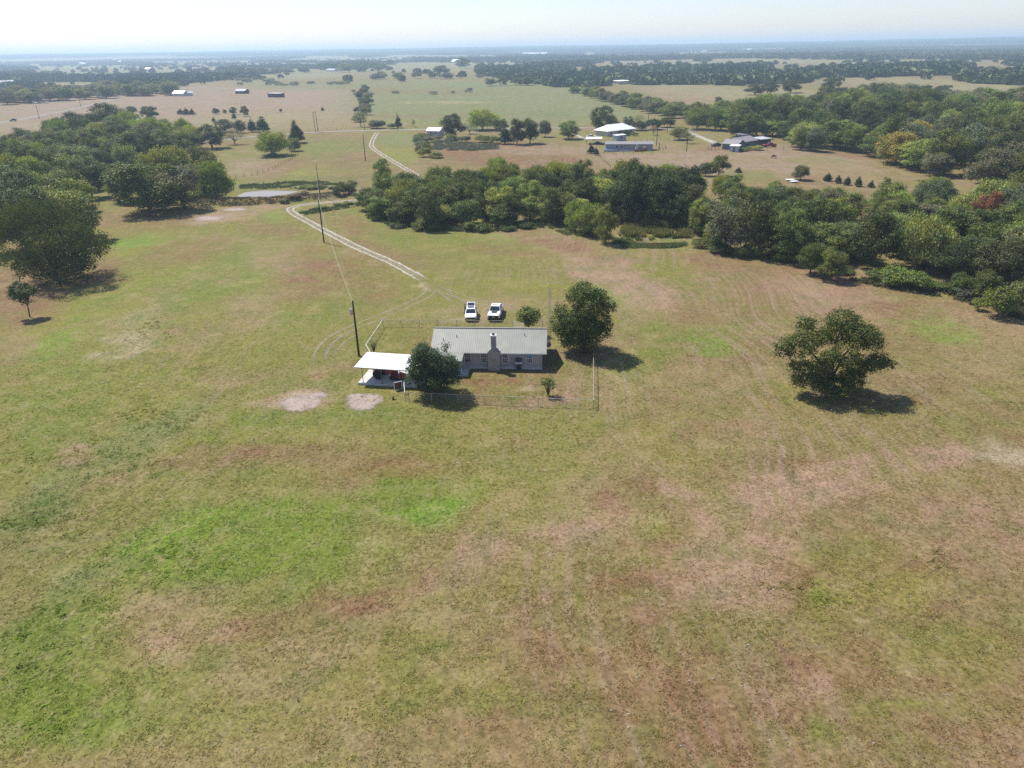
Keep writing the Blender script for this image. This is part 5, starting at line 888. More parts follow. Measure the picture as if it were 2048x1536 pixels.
def tractor():
    t = thing('tractor', 'red farm tractor parked under the white carport', 'tractor', to_c(2.9, 2.05, .3), CA + R(84))
    # built nose towards -y
    b = MB(); b.loft([[(-.3, -1.9, .75), (.3, -1.9, .75), (.32, -1.9, 1.25), (.2, -1.9, 1.35), (-.2, -1.9, 1.35), (-.32, -1.9, 1.25)], [(-.34, -.4, .7), (.34, -.4, .7), (.36, -.4, 1.35), (.22, -.4, 1.5), (-.22, -.4, 1.5), (-.36, -.4, 1.35)]]); b.build('hood', M['red'], t)
    b = MB(); b.box((0, .1, .75), (.55, 1.6, .5)); b.build('chassis', M['black'], t); b = MB(); b.box((0, -1.93, 1.02), (.5, .05, .5)); b.build('grille', M['black'], t)
    for s in (-1, 1):
        b = MB(); b.loft([[(s * .42, .0, 1.0), (s * .95, .0, 1.0), (s * .95, .0, 1.06), (s * .42, .0, 1.06)], [(s * .42, .25, 1.38), (s * .95, .25, 1.38), (s * .95, .25, 1.44), (s * .42, .25, 1.44)], [(s * .42, .85, 1.42), (s * .95, .85, 1.42), (s * .95, .85, 1.48), (s * .42, .85, 1.48)], [(s * .42, 1.2, 1.1), (s * .95, 1.2, 1.1), (s * .95, 1.2, 1.16), (s * .42, 1.2, 1.16)]]); b.build('fender', M['red'], t)
        wheel(t, s * .72, .6, .68, .42, 'white_metal'); wheel(t, s * .6, -1.45, .38, .24, 'white_metal')
    b = MB(); b.box((0, .72, 1.15), (.5, .45, .12)); b.box((0, .95, 1.4), (.5, .1, .45)); b.build('seat', M['black'], t)
    b = MB(); b.tube((0, -.1, 1.4), (0, .2, 1.65), .03); n = 12
    for i in range(n): a0, a1 = 6.283 * i / n, 6.283 * (i + 1) / n; b.tube((.2 * math.cos(a0), .2 + .1 * math.sin(a0), 1.65 + .18 * math.sin(a0)), (.2 * math.cos(a1), .2 + .1 * math.sin(a1), 1.65 + .18 * math.sin(a1)), .018, n=5)
    b.build('steering_wheel', M['black'], t); b = MB(); b.tube((.2, -1.0, 1.4), (.2, -1.0, 2.0), .04); b.build('exhaust', M['rust'], t)
    b = MB()
    for s in (-1, 1): b.tube((s * .45, 1.1, .9), (s * .45, 1.1, 2.0), .035)
    b.tube((-.45, 1.1, 2.0), (.45, 1.1, 2.0), .035); b.build('roll_bar', M['black'], t)
    return t
tractor()
def mower():
    t = thing('riding_mower', 'small red riding mower right of the tractor under the carport', 'mower', to_c(5.0, 1.7, .3), CA + R(92))
    b = MB(); b.loft([[(-.3, -.95, .4), (.3, -.95, .4), (.3, -.95, .75), (-.3, -.95, .75)], [(-.36, -.2, .38), (.36, -.2, .38), (.34, -.2, .95), (-.34, -.2, .95)]]); b.build('hood', M['red'], t)
    b = MB(); b.box((0, .45, .5), (.85, 1.0, .16)); b.box((0, .7, .68), (.8, .5, .2)); b.build('body', M['red'], t); b = MB(); b.box((0, .5, .84), (.48, .45, .1)); b.box((0, .74, 1.05), (.48, .1, .4)); b.build('seat', M['black'], t)
    b = MB(); b.box((0, -.1, .22), (1.15, .7, .14)); b.build('cutting_deck', M['black'], t); b = MB(); b.tube((0, -.15, .9), (0, .08, 1.15), .025); b.tube((-.18, .1, 1.16), (.18, .1, 1.16), .02); b.build('steering_wheel', M['black'], t)
    for s in (-1, 1): wheel(t, s * .42, .7, .27, .22, 'white_metal'); wheel(t, s * .38, -.7, .19, .15, 'white_metal')
mower()
# ------------------------------------------------------------------ yard fences of pipe and chain link
def chain_fence(label, pts, spacing, h=1.15, first_post=True, rail='pipe', mesh=True):
    P = [Vector((p[0], p[1], 0)) for p in pts]; t = thing('pipe_fence', label, 'fence', (P[0].x, P[0].y, 0)); O_ = P[0]
    b = MB()
    for a, c in zip(P[:-1], P[1:]): b.tube(a - O_ + Vector((0, 0, h)), c - O_ + Vector((0, 0, h)), .035, .035, 6)
    b.build('top_rail', M[rail], t); pm = None; bm_ = MB()
    for a, c in zip(P[:-1], P[1:]):
        n = max(1, round((c - a).length / spacing))
        for i in range(n + (c is P[-1])):
            q = a.lerp(c, i / n) - O_
            if pm is None: bb = MB(); bb.tube((0, 0, -.1), (0, 0, h), .04, .04, 6); o = bb.build('post', M[rail], t); pm = o.data
            else: o = put('post', pm, t)
            o.location = q
        L_ = (c - a).length; d = (c - a).normalized(); k = int(L_ / .12); hh = h - .08
        for i in range(-int(hh / .12), k):
            for s in (0, 1):
                s0, s1 = (i * .12, i * .12 + hh) if s == 0 else (i * .12 + hh, i * .12)
                z0, z1 = .04, .04 + hh
                lo_, hi_ = min(s0, s1), max(s0, s1)
                if lo_ < 0 or hi_ > L_: continue
                A = a - O_ + d * s0 + Vector((0, 0, z0)); B = a - O_ + d * s1 + Vector((0, 0, z1)); w2 = Vector((0, 0, .004)) + d * .003
                bm_.quad(A - w2, A + w2, B + w2, B - w2)
    if mesh: bm_.build('chain_link', M['steel'], t)['kind'] = 'stuff'
    return t
FR, FL = (9.92, 77.2), (-13.5, 80.3); BL = (-20.5, 107.0); BR = (12.9, 104.6); L2 = (-21.3, 96.6)
chain_fence('pipe and chain-link fence along the near side of the yard', [FL, FR], 3.4)
chain_fence('pale-railed fence along the right side of the yard', [FR, BR], 3.3, rail='pipe')
gate_a, gate_b = 0.62, 0.685
def lerp2(a, c, q): return (a[0] + (c[0] - a[0]) * q, a[1] + (c[1] - a[1]) * q)
chain_fence('pipe fence between the yard and the parked vehicles, left of the gate', [BL, lerp2(BL, BR, gate_a)], 3.0)
chain_fence('pipe fence behind the house, right of the gate', [lerp2(BL, BR, gate_b), BR], 3.0)
chain_fence('white-railed fence along the left side of the yard, bent at the carport', [BL, L2, (-19.9, 93.0)], 3.0, rail='white_metal')
chain_fence('short white-railed fence from the near yard corner to the carport', [FL, (-14.1, 84.0)], 1.9, rail='white_metal')
g0, g1 = lerp2(BL, BR, gate_a + .004), lerp2(BL, BR, gate_b - .004)
t = thing('yard_gate', 'white barred gate in the fence behind the house', 'gate', (*g0, 0), math.atan2(g1[1] - g0[1], g1[0] - g0[0])); gl = math.hypot(g1[0] - g0[0], g1[1] - g0[1])
for z in (.15, .45, .75, 1.05): b = MB(); b.tube((.05, 0, z), (gl - .05, 0, z), .035, .035, 6); b.build('bar', M['white_metal'], t)
for x in (.05, gl - .05): b = MB(); b.tube((x, 0, .1), (x, 0, 1.15), .04, .04, 6); b.build('upright', M['white_metal'], t)
t = thing('open_gate', 'small brown gate panel leaning open beside the carport slab', 'gate', (-14.35, 83.6, 0), R(205))
b = MB(); b.box((.5, 0, .6), (1.0, .03, 1.0)); b.build('panel', M['wood'], t); b = MB(); b.tube((0, 0, .05), (0, 0, 1.2), .04); b.tube((0, 0, 1.15), (1.0, 0, 1.15), .045); b.tube((1.0, 0, .05), (1.0, 0, 1.15), .035); b.tube((0, 0, .1), (1.0, 0, .1), .03); b.build('frame', M['white_metal'], t)
p = G(786.5, 799.5); t = thing('tree_stump', 'small dark broken stump on the lawn before the carport', 'stump', (p[0], p[1], 0), 0.5)
b = MB(); b.path([(0, 0, -.05), (0, 0, .25), (.08, .02, .45)], [.16, .12, .07], 7); b.path([(0, 0, .2), (-.12, .05, .5)], [.07, .03], 5); b.build('wood', M['wood'], t); b = MB(); b.path([(.12, 0, .02), (.5, -.12, .05)], [.07, .02], 5); b.build('root', M['wood'], t)
# ------------------------------------------------------------------ antenna tower
p = G(1094, 698); t = thing('antenna_tower', 'slim lattice tower with a TV antenna at the right end of the house', 'tower', (p[0] + .35, p[1], 0)); TH = 9.4
b = MB(); lg = [Vector((.16 * math.cos(a), .16 * math.sin(a), 0)) for a in (0.5, 2.6, 4.7)]
for l in lg: b.tube(l, l + Vector((0, 0, TH)), .018, .018, 5)
b.build('leg', M['steel'], t); b = MB()
for k in range(26):
    for i in range(3): b.tube(lg[i] + Vector((0, 0, k * .36)), lg[(i + 1) % 3] + Vector((0, 0, k * .36 + .36)), .008, .008, 4, False)
b.build('lattice', M['steel'], t)['kind'] = 'stuff'
b = MB(); b.tube((0, 0, TH), (0, 0, TH + .9), .025); b.build('mast', M['steel'], t)
b = MB(); az = R(-8); dx = Vector((math.cos(az), math.sin(az), 0)); dn = Vector((-dx.y, dx.x, 0)); c0 = Vector((0, 0, TH + .75)); b.tube(c0 - dx * 1.4, c0 + dx * 1.9, .022)
an = b.build('antenna_boom', M['steel'], t); b = MB()
for k in range(14): q = c0 + dx * (-1.35 + k * .245); l = .75 - .036 * k; b.tube(q - dn * l, q + dn * l, .009, n=4); 
b.build('antenna_element', M['steel'], an)
p = to_h(8.15, 1.2); t = thing('satellite_dish', 'dark satellite dish beside the right gable of the house', 'dish', (p[0], p[1], 0), 0.4)
b = MB(); b.tube((0, 0, 0), (0, 0, 1.5), .03); b.build('pole', M['steel'], t); b = MB(); sec = []
for k in range(5): rr = .1 * k + .001; sec.append([(rr * math.cos(6.283 * i / 14), -.15 + .35 * rr * rr * 4 * .3, 1.6 + rr * math.sin(6.283 * i / 14)) for i in range(14)])
b.loft(sec, False); b.build('dish', M['grey_metal'], t)
# ------------------------------------------------------------------ utility poles and lines
def pole(label, px, pyb, pyt, trans=False, arm=False, group='utility poles'):
    p, h, _ = size_px(px, pyb, pyt, 10); h = min(h, 13)
    t = thing('utility_pole', label, 'pole', (p[0], p[1], p[2]), 0, group); b = MB(); b.tube((0, 0, -.4), (0, 0, h), .17, .11, 8); b.build('post', M['pole_wood'], t)
    if trans:
        b = MB(); b.tube((-.36, -.1, h - 2.0), (-.36, -.1, h - 1.15), .2, .2, 10); b.build('transformer', M['steel'], t); b = MB(); b.tube((-.36, -.1, h - 1.15), (-.36, -.1, h - .95), .05, .03, 6); b.build('insulator', M['white_metal'], t)
    if arm: b = MB(); b.box((0, 0, h - .35), (2.0, .1, .12)); b.build('crossarm', M['pole_wood'], t)
    b = MB(); b.tube((0, 0, h), (0, 0, h + .2), .04, .03, 6); b.build('top_insulator', M['steel'], t)
    return np.array([p[0], p[1], p[2] + h])
PL = {}
for k, lab, a in (('a', 'dark utility pole with a transformer left of the house', (718, 712, 602, True)), ('b', 'tall utility pole standing beside the driveway curve', (648, 485, 400)), ('c', 'utility pole on the bank behind the driveway curve', (640, 391, 330)), ('d', 'utility pole on the green strip left of the far driveway', (731, 322, 268)),
                  ('e', 'left of two close poles at the road', (631, 264, 224, False, True)), ('f', 'right of two close poles at the road', (636, 264, 223, False, False)), ('g', 'roadside pole beside the pale thin tree', (729, 260, 229, False, True)), ('h', 'roadside pole left of the white cottage', (796, 261, 225)), ('i', 'pole at the right rear of the mobile home', (1313, 291, 254)), ('j', 'pole in the dry lot right of the mobile home', (1373, 303, 266)), ('k', 'pole in front of the hedge beyond the white-roofed house', (1334, 266, 226)), ('l', 'short post right of the mobile home', (1318, 300, 286)), ('m', 'pole behind the white-roofed house', (1296, 252, 222)), ('n', 'roadside pole on the brown field at the far left', (79, 237, 211, False, True)), ('o', 'second roadside pole along the far left road', (162, 214, 200))):
    PL[k] = pole(lab, *a)
def wires(label, a, c, sag, offs=((0, 0),)):
    A = Vector(PL[a]); B = Vector(PL[c]); t = thing('power_line', label, 'wire', tuple(A)); b = MB()
    sd = (B - A).cross(Vector((0, 0, 1))).normalized()
    for (o, z) in offs:
        prev = None
        for i in range(17):
            q = i / 16; p_ = (B - A) * q + sd * o + Vector((0, 0, z - sag * 4 * q * (1 - q)))
            if prev is not None: b.tube(prev, p_, .011, .011, 4, False)
            prev = p_
    b.build('conductor', M['wire'], t)
wires('two sagging wires from the house pole to the pole by the driveway', 'a', 'b', 1.3, ((0, .15), (.1, -1.0))); wires('wire span from the driveway pole to the pole on the bank', 'b', 'c', 1.0, ((0, .15), (.1, -1.0))); wires('wire span from the bank pole to the green strip pole', 'c', 'd', 1.2, ((0, .15), (.1, -1.0))); wires('wire span from the green strip pole to the road', 'd', 'g', 1.0, ((0, .15),)); wires('roadside wire span left of the pale thin tree', 'f', 'g', 1.4, ((0, .15),)); wires('roadside wire span right of the pale thin tree', 'g', 'h', 1.0, ((0, .15),))
# ------------------------------------------------------------------ vehicles
def vehicle(name, label, loc, rz, paint, kind='suv', cat='car', group=None, gate=False, detail=True):
    """nose towards local -y, wheels on z = 0"""
    t = thing(name, label, cat, loc, rz, group); Lh, hw = (2.2, .95) if kind != 'pickup' else (2.85, 1.0)
    zb = .42 if kind != 'sedan' else .28; belt = 1.08 if kind != 'sedan' else .88; hood = 1.0 if kind != 'sedan' else .8; top = 1.66 if kind == 'suv' else (1.86 if kind == 'pickup' else 1.42)
    if kind == 'pickup': belt, hood = 1.2, 1.16
    def sec(y, w_, z0, z1, ch=.1): return [(-w_ + ch, y, z0), (w_ - ch, y, z0), (w_, y, z0 + ch * 1.3), (w_, y, z1 - ch * 1.2), (w_ - ch * 1.1, y, z1), (-w_ + ch * 1.1, y, z1), (-w_, y, z1 - ch * 1.2), (-w_, y, z0 + ch * 1.3)]
    b = MB(); fr = -Lh
    st = [sec(fr, hw * .80, zb + .1, hood - .16), sec(fr + .16, hw * .93, zb, hood - .07), sec(fr + .55, hw, zb, hood), sec(-.95, hw, zb, belt), sec(.6, hw, zb, belt), sec(Lh - .25, hw * .98, zb, belt), sec(Lh, hw * .9, zb + .08, belt - .06)]
    b.loft(st); b.build('body', paint, t, False)
    ya, yb_, yc, yd = (-.98, -.3, 1.05, 1.95) if kind == 'suv' else ((-1.0, -.35, 1.0, 1.35) if kind == 'pickup' else (-.85, -.05, 1.1, 1.75))
    wt = hw * .72
    def cab(y, w_, z0, z1, w1): return [(-w_, y, z0), (w_, y, z0), (w1, y, z1), (-w1, y, z1)]
    b = MB()
    v = [(-hw * .9, ya, belt - .02), (hw * .9, ya, belt - .02), (hw * .9, yd, belt - .02), (-hw * .9, yd, belt - .02), (-wt, yb_, top - .07), (wt, yb_, top - .07), (wt, yc, top - .07), (-wt, yc, top - .07)]
    b.mesh(v, [(0, 1, 5, 4), (1, 2, 6, 5), (2, 3, 7, 6), (3, 0, 4, 7), (4, 5, 6, 7)]); b.build('window_glass', M['glass'], t)
    b = MB(); b.loft([[(-wt * .96, yb_ - .02, top - .09), (wt * .96, yb_ - .02, top - .09), (wt * .9, yb_ + .1, top - .02), (-wt * .9, yb_ + .1, top - .02)], [(-wt * 1.03, yb_ + .15, top - .09), (wt * 1.03, yb_ + .15, top - .09), (wt * .9, yb_ + .25, top), (-wt * .9, yb_ + .25, top)], [(-wt * 1.03, yc + .02, top - .09), (wt * 1.03, yc + .02, top - .09), (wt * .9, yc, top - .01), (-wt * .9, yc, top - .01)]]); rf = b.build('roof', paint, t)
    b = MB()
    for s in (-1, 1):
        for (p0, p1) in (((s * hw * .9, ya, belt - .03), (s * wt, yb_, top - .06)), ((s * hw * .9, yd, belt - .03), (s * wt, yc, top - .06)), ((s * hw * .91, .35, belt - .03), (s * wt * 1.01, .4, top - .06))): b.tube(p0, p1, .05, .045, 5)
    b.build('pillar', paint, t)
    for s in (-1, 1):
        for y in (fr + .92, Lh - .92):
            b = MB(); r_ = .37 if kind != 'sedan' else .32; b.tube((s * (hw - .16), y, r_), (s * (hw + .005), y, r_), r_ * 1.12, r_ * 1.12, 16); b.build('wheel_arch', M['black'], t)
            wheel(t, s * (hw - .1), y, r_, .24)
        b = MB(); b.box((s * hw * .66, fr + .05, hood - .24), (.42, .12, .14)); b.build('headlight', M['chrome'] if kind != 'pickup' else M['glass'], t)
        b = MB(); b.box((s * (hw + .12), ya + .12, belt + .08), (.2, .12, .15)); b.build('mirror', M['black'], t)
        if detail: b = MB(); b.box((s * hw * .8, Lh + .0, belt - .25), (.26, .06, .2)); b.build('tail_light', M['red'], t)
    if kind == 'suv' and detail:
        b = MB(); b.box((0, fr - .02, hood - .24), (1.0, .06, .13)); b.build('grille', M['black'], t); b = MB(); b.box((0, fr - .0, zb + .22), (1.5, .1, .15)); b.build('air_intake', M['black'], t); b = MB(); b.box((0, fr - .02, zb + .02), (1.3, .12, .1)); b.build('bumper_trim', M['chrome'], t)
    elif kind == 'pickup':
        b = MB(); b.box((0, fr - .04, .8), (1.62, .1, .5)); b.build('grille', M['black'], t); b = MB(); b.box((0, fr - .06, .5), (1.9, .14, .2)); b.build('bumper', M['black'], t); b = MB(); b.box((0, fr - .1, .8), (.4, .02, .16)); b.build('badge', M['chrome'], t)
        b = MB(); b.loft([[(-.4, -1.95, hood + .0), (.4, -1.95, hood + .0), (.36, -1.95, hood + .05), (-.36, -1.95, hood + .05)], [(-.55, -1.2, hood + .01), (.55, -1.2, hood + .01), (.5, -1.2, hood + .1), (-.5, -1.2, hood + .1)]]); b.build('hood_scoop', M['black'], t)
        b = MB(); b.box((0, 2.05, belt + .0), (1.7, 1.45, .02)); b.build('bed', M['black'], t); b = MB(); b.box((0, .1, top + .02), (.9, .28, .04)); b.build('sunroof', M['grey_metal'], rf)
    if gate:
        b = MB(); b.box((0, (yb_ + yc) / 2 + .1, top + .006), (wt * 1.5, (yc - yb_) * .62, .02)); b.build('panoramic_glass', M['glass'], rf)
        hg = Vector((0, yc + .05, top - .05)); M_ = Matrix.Rotation(R(24), 4, 'X')
        def gq(x, y, z): return tuple(hg + M_ @ Vector((x, y, z)))
        b = MB(); b.mesh([gq(x, y, z) for x in (-.66, .66) for y in (0, .95) for z in (-.05, .05)], [(0, 1, 3, 2), (4, 6, 7, 5), (0, 4, 5, 1), (2, 3, 7, 6), (0, 2, 6, 4), (1, 5, 7, 3)]); tg = b.build('tailgate', paint, t)
        b = MB(); b.mesh([gq(x, y, z) for x in (-.57, .57) for y in (.06, .78) for z in (-.075, .075)], [(0, 1, 3, 2), (4, 6, 7, 5), (0, 4, 5, 1), (2, 3, 7, 6), (0, 2, 6, 4), (1, 5, 7, 3)]); b.build('rear_glass', M['glass'], tg)
        b = MB()
        for s in (-1, 1): b.tube((s * .6, yd - .1, belt + .3), gq(s * .6, .6, 0), .015)
        b.build('gas_strut', M['black'], tg)
    return t
p = G(940, 644); vehicle('suv', 'white SUV with its tailgate raised, parked behind the house', (p[0] + .1, p[1] + 2.1, 0), R(1), M['car_white'], 'suv', gate=True)
p = G(988, 643); vehicle('pickup_truck', 'white pickup with a black grille and black hood scoop behind the house', (p[0] + .25, p[1] + 2.7, 0), R(-7), M['car_white'], 'pickup', 'truck')
# ------------------------------------------------------------------ a person by the raised tailgate
def skin_mesh(name, pts, edges, rad, sub=2):
    me = bpy.data.meshes.new(name + '_cage'); me.from_pydata(pts, edges, []); o = bpy.data.objects.new(name + '_cage', me); C.objects.link(o)
    md = o.modifiers.new('skin', 'SKIN'); ss = o.modifiers.new('sub', 'SUBSURF'); ss.levels = sub; ss.render_levels = sub
    for i, r_ in enumerate(rad): me.skin_vertices[0].data[i].radius = r_ if isinstance(r_, tuple) else (r_, r_)
    me.skin_vertices[0].data[0].use_root = True
    dg = bpy.context.evaluated_depsgraph_get(); ev = o.evaluated_get(dg); nm_ = bpy.data.meshes.new_from_object(ev); nm_.name = name
    bpy.data.objects.remove(o); bpy.data.meshes.remove(me); return nm_
M['skin'] = mat('skin', (0.36, 0.22, 0.16), .55, .3, var=.06); M['shirt'] = mat('tan_shirt', (0.20, 0.17, 0.12), .9, .1, var=.1); M['trousers'] = mat('black_trousers', (0.015, 0.015, 0.018), .9, .1, var=.2); M['hair'] = mat('dark_hair', (0.02, 0.014, 0.010), .7, .3, var=.2); M['coat'] = mat('black_coat', (0.014, 0.013, 0.014), .9, .1, var=.2)
def person(label, loc, rz):
    t = thing('person', label, 'person', loc, rz)
    P = [(0, 0, .95), (0, .01, 1.15), (0, 0, 1.36), (0, 0, 1.47), (0, -.02, 1.56), (0, -.03, 1.66), (0, -.02, 1.74), (-.19, 0, 1.42), (-.25, -.04, 1.16), (-.22, -.22, .98), (-.2, -.3, .93), (.19, 0, 1.42), (.25, -.02, 1.16), (.24, -.16, .95), (.23, -.22, .88), (-.1, 0, .88), (-.12, -.03, .5), (-.13, .02, .08), (-.14, -.14, .04), (.1, 0, .88), (.12, .05, .5), (.13, .12, .08), (.14, -.03, .04)]
    E_ = [(0, 1), (1, 2), (2, 3), (3, 4), (4, 5), (5, 6), (2, 7), (7, 8), (8, 9), (9, 10), (2, 11), (11, 12), (12, 13), (13, 14), (0, 15), (15, 16), (16, 17), (17, 18), (0, 19), (19, 20), (20, 21), (21, 22)]
    Rr = [(.15, .11), (.15, .11), (.17, .11), .06, .075, .1, .08, .07, .055, .04, .035, .07, .055, .04, .035, .1, .07, .05, .045, .1, .07, .05, .045]
    me = skin_mesh('person_body', P, E_, Rr)
    for m_ in (M['coat'], M['trousers'], M['skin']): me.materials.append(m_)
    for f in me.polygons:
        z = f.center.z; x = abs(f.center.x)
        f.material_index = 2 if z > 1.45 or (x > .17 and z < 1.0 and z > .8) else (0 if z > .92 else 1)
        f.use_smooth = True
    put('body', me, t)
    b = MB()
    for k in range(4): pass
    secs = []
    for k in range(5): a = k / 4 * 1.5; rr = .118 * math.cos(a) + .004; secs.append([(rr * math.cos(6.283 * i / 12), .0 + rr * 1.05 * math.sin(6.283 * i / 12), 1.66 + .135 * math.sin(a)) for i in range(12)])
    b.loft(secs); b.build('hair', M['hair'], t, True)
    b = MB(); b.tube((-.03, -.125, 1.66), (-.03, -.135, 1.66), .012, .012, 6); b.tube((.03, -.125, 1.66), (.03, -.135, 1.66), .012, .012, 6); b.build('eye', M['black'], t)
    b = MB(); b.tube((0, -.11, 1.67), (0, -.155, 1.63), .01, .018, 5); b.build('nose', M['skin'], t)
    for s in (-1, 1):
        b = MB(); hx, hy, hz = (s * .21, -.31, .92) if s < 0 else (.23, -.23, .87)
        b.tube((hx, hy + .03, hz + .03), (hx, hy - .03, hz - .05), .035, .032, 6)
        for k in range(4): b.path([(hx + (k - 1.5) * .018, hy - .03, hz - .05), (hx + (k - 1.5) * .02, hy - .05, hz - .09), (hx + (k - 1.5) * .02, hy - .045, hz - .12 - (.01 if k in (1, 2) else 0))], [.009, .0085, .007], 5)
        b.path([(hx - s * .03, hy, hz - .01), (hx - s * .05, hy - .03, hz - .05)], [.01, .008], 5); b.build('hand', M['skin'], t)
p = G(930.5, 628.5); person('person in black clothes standing by the SUV with the raised tailgate', (p[0], p[1], 0), R(100))
# ------------------------------------------------------------------ neighbours' buildings
def quad_wall(b, p, q, z0, z1): b.quad((*p, z0), (*q, z0), (*q, z1), (*p, z1))
def building(name, label, pl, pr_, depth, wh, rise, wallm, roofm, cat='house', hip=False, wins=(), door=None, over=.35, skirt=None, flat=False, turn=0.0, group=None, lz=0.0):
    A = G(*pl); B = G(*pr_); L_ = math.hypot(*(B - A)[:2]); rz = math.atan2(B[1] - A[1], B[0] - A[0]) + turn
    t = thing(name, label, cat, (A[0], A[1], min(A[2], B[2], H1(A[0], A[1] + depth)) - .05), rz, group)
    b = MB(); c = [(0, 0), (L_, 0), (L_, depth), (0, depth)]
    for i in range(4): quad_wall(b, c[i], c[(i + 1) % 4], 0, wh)
    if not hip and not flat and rise:
        for x in (0, L_): b.quad((x, 0, wh), (x, depth, wh), (x, depth / 2, wh + rise))
    b.build('wall', wallm, t); b = MB(); o = over
    if flat:
        b.box((L_ / 2, depth / 2, wh + .08), (L_ + 2 * o, depth + 2 * o, .16), M=Matrix.Rotation(R(rise), 3, 'X'))
    elif hip:
        r0 = depth / 2 * .95; e = [(-o, -o, wh), (L_ + o, -o, wh), (L_ + o, depth + o, wh), (-o, depth + o, wh), (r0, depth / 2, wh + rise), (L_ - r0, depth / 2, wh + rise)]
        b.mesh(e, [(0, 1, 5, 4), (1, 2, 5), (2, 3, 4, 5), (3, 0, 4), (3, 2, 1, 0)])
    else:
        k = rise / (depth / 2)
        for s in (0, 1):
            y0, y1 = (-o, depth / 2) if s == 0 else (depth + o, depth / 2); z0, z1 = wh - o * k, wh + rise
            u = [(-o, y0, z0 + .06), (L_ + o, y0, z0 + .06), (L_ + o, y1, z1 + .06), (-o, y1, z1 + .06)]; lo = [(p_[0], p_[1], p_[2] - .1) for p_ in u]
            b.mesh(u + lo, [(0, 1, 2, 3), (7, 6, 5, 4), (0, 4, 5, 1), (1, 5, 6, 2), (2, 6, 7, 3), (3, 7, 4, 0)])
    b.build('roof', roofm, t)
    for (x, z0, w_, h_) in wins:
        b = MB(); b.box((x * L_, -.01, z0 + h_ / 2), (w_, .05, h_)); wn = b.build('window', M['glass'], t)
        b = MB(); b.box((x * L_, -.03, z0 - .04), (w_ + .15, .07, .08)); b.box((x * L_, -.03, z0 + h_ + .04), (w_ + .15, .07, .08)); b.build('frame', M['white'], wn)
    if door: x, w_, h_ = door[:3]; b = MB(); b.box((x * L_, -.015, h_ / 2 + .05 + lz), (w_, .06, h_)); b.build('door', door[3] if len(door) > 3 else M['white'], t)
    if skirt: b = MB(); b.box((L_ / 2, -.02, .33), (L_ * .99, .06, .62)); b.build('skirting', skirt, t)
    t['_L'] = L_
    return t
def W_(name, col, **k): M[name] = mat(name, col, .7, .25, **k); return M[name]
W_('blue_white', (0.42, 0.46, 0.50), var=.08); W_('lavender', (0.30, 0.285, 0.31), var=.06); W_('slate', (0.135, 0.15, 0.165), var=.08); W_('grey_shingle', (0.24, 0.225, 0.22), var=.12); W_('brown_wall', (0.06, 0.045, 0.04), var=.15); W_('grey_roof', (0.40, 0.40, 0.40), var=.06); W_('dark_wall', (0.03, 0.028, 0.026), var=.2); W_('red_tile', (0.30, 0.12, 0.08), var=.12); W_('pool_blue', (0.05, 0.22, 0.36), var=.12); W_('cream_wall', (0.55, 0.52, 0.46), var=.06)
building('cottage', 'small white cottage with a white metal roof beside the dense round tree', (854, 271), (879, 271.5), 5.5, 2.5, 1.3, M['blue_white'], M['white_metal'], wins=((.33, 1.2, .7, .8), (.7, 1.25, .7, .7)), door=None)
building('garden_shed', 'low red-roofed shed before the white cottage', (842, 273), (853, 273), 3, 1.4, .5, M['wood'], M['red_tile'], 'shed')
building('hip_roof_house', 'house with a wide white hip roof behind the mobile home', (1216, 273), (1269, 267.5), 9, 2.6, 2.6, M['cream_wall'], M['white_metal'], hip=True, wins=((.12, .9, 1.2, 1.2), (.42, .9, 1.6, 1.2), (.85, .9, 1.4, 1.2)), door=(.62, 1, 2.1), over=.7)
mh = building('mobile_home', 'long lavender-grey mobile home with white skirting', (1211, 302.5), (1305, 301), 4.8, 3.0, .75, M['lavender'], M['grey_shingle'], wins=((.24, 1.35, .55, 1.1), (.345, 1.35, .55, 1.1)), door=(.67, .95, 2.1), skirt=M['white'], lz=.6)
b = MB(); b.box((-.03, 2.4, 1.5), (.05, 4.6, 2.9)); b.build('end_wall', M['white'], mh)
building('camper_trailer', 'white box trailer behind the mobile home', (1233, 282), (1252, 280), 2.6, 2.5, 3, M['blue_white'], M['white_metal'], 'trailer', flat=True, wins=((.5, 1.2, 2.2, .7),), over=.1)
A = G(1207, 304); t = thing('blue_pool', 'long blue above-ground pool before the left end of the mobile home', 'pool', (A[0], A[1], A[2])); b = MB(); b.loft([[(3.2 + 3.1 * math.cos(6.283 * i / 20), 1.2 + 1.4 * math.sin(6.283 * i / 20), z) for i in range(20)] for z in (0, 1.0)]); b.build('side', M['blue_white'], t); b = MB(); b.quad(*[(3.2 + 3.15 * math.cos(6.283 * i / 20), 1.2 + 1.45 * math.sin(6.283 * i / 20), 1.012) for i in range(20)]); b.build('cover', M['pool_blue'], t)
b = MB()
for i in range(20): b.tube((3.2 + 3.12 * math.cos(6.283 * i / 20), 1.2 + 1.42 * math.sin(6.283 * i / 20), 1.03), (3.2 + 3.12 * math.cos(6.283 * (i + 1) / 20), 1.2 + 1.42 * math.sin(6.283 * (i + 1) / 20), 1.03), .05, n=5)
b.build('rim', M['white'], t)
A = G(1269, 303.5); t = thing('wooden_deck', 'dark wooden deck with railings at the mobile home door', 'deck', (A[0], A[1], A[2])); b = MB(); b.box((2.6, 1.2, .55), (5.4, 2.4, .12)); b.build('floor', M['wood'], t)
for i in range(7): b = MB(); b.box((.05 + i * .85, .06, .8), (.09, .09, 1.6)); b.build('post', M['wood'], t)
b = MB(); b.box((2.6, .06, 1.5), (5.4, .07, .09)); b.box((2.6, .06, 1.1), (5.4, .05, .07)); b.build('rail', M['wood'], t)
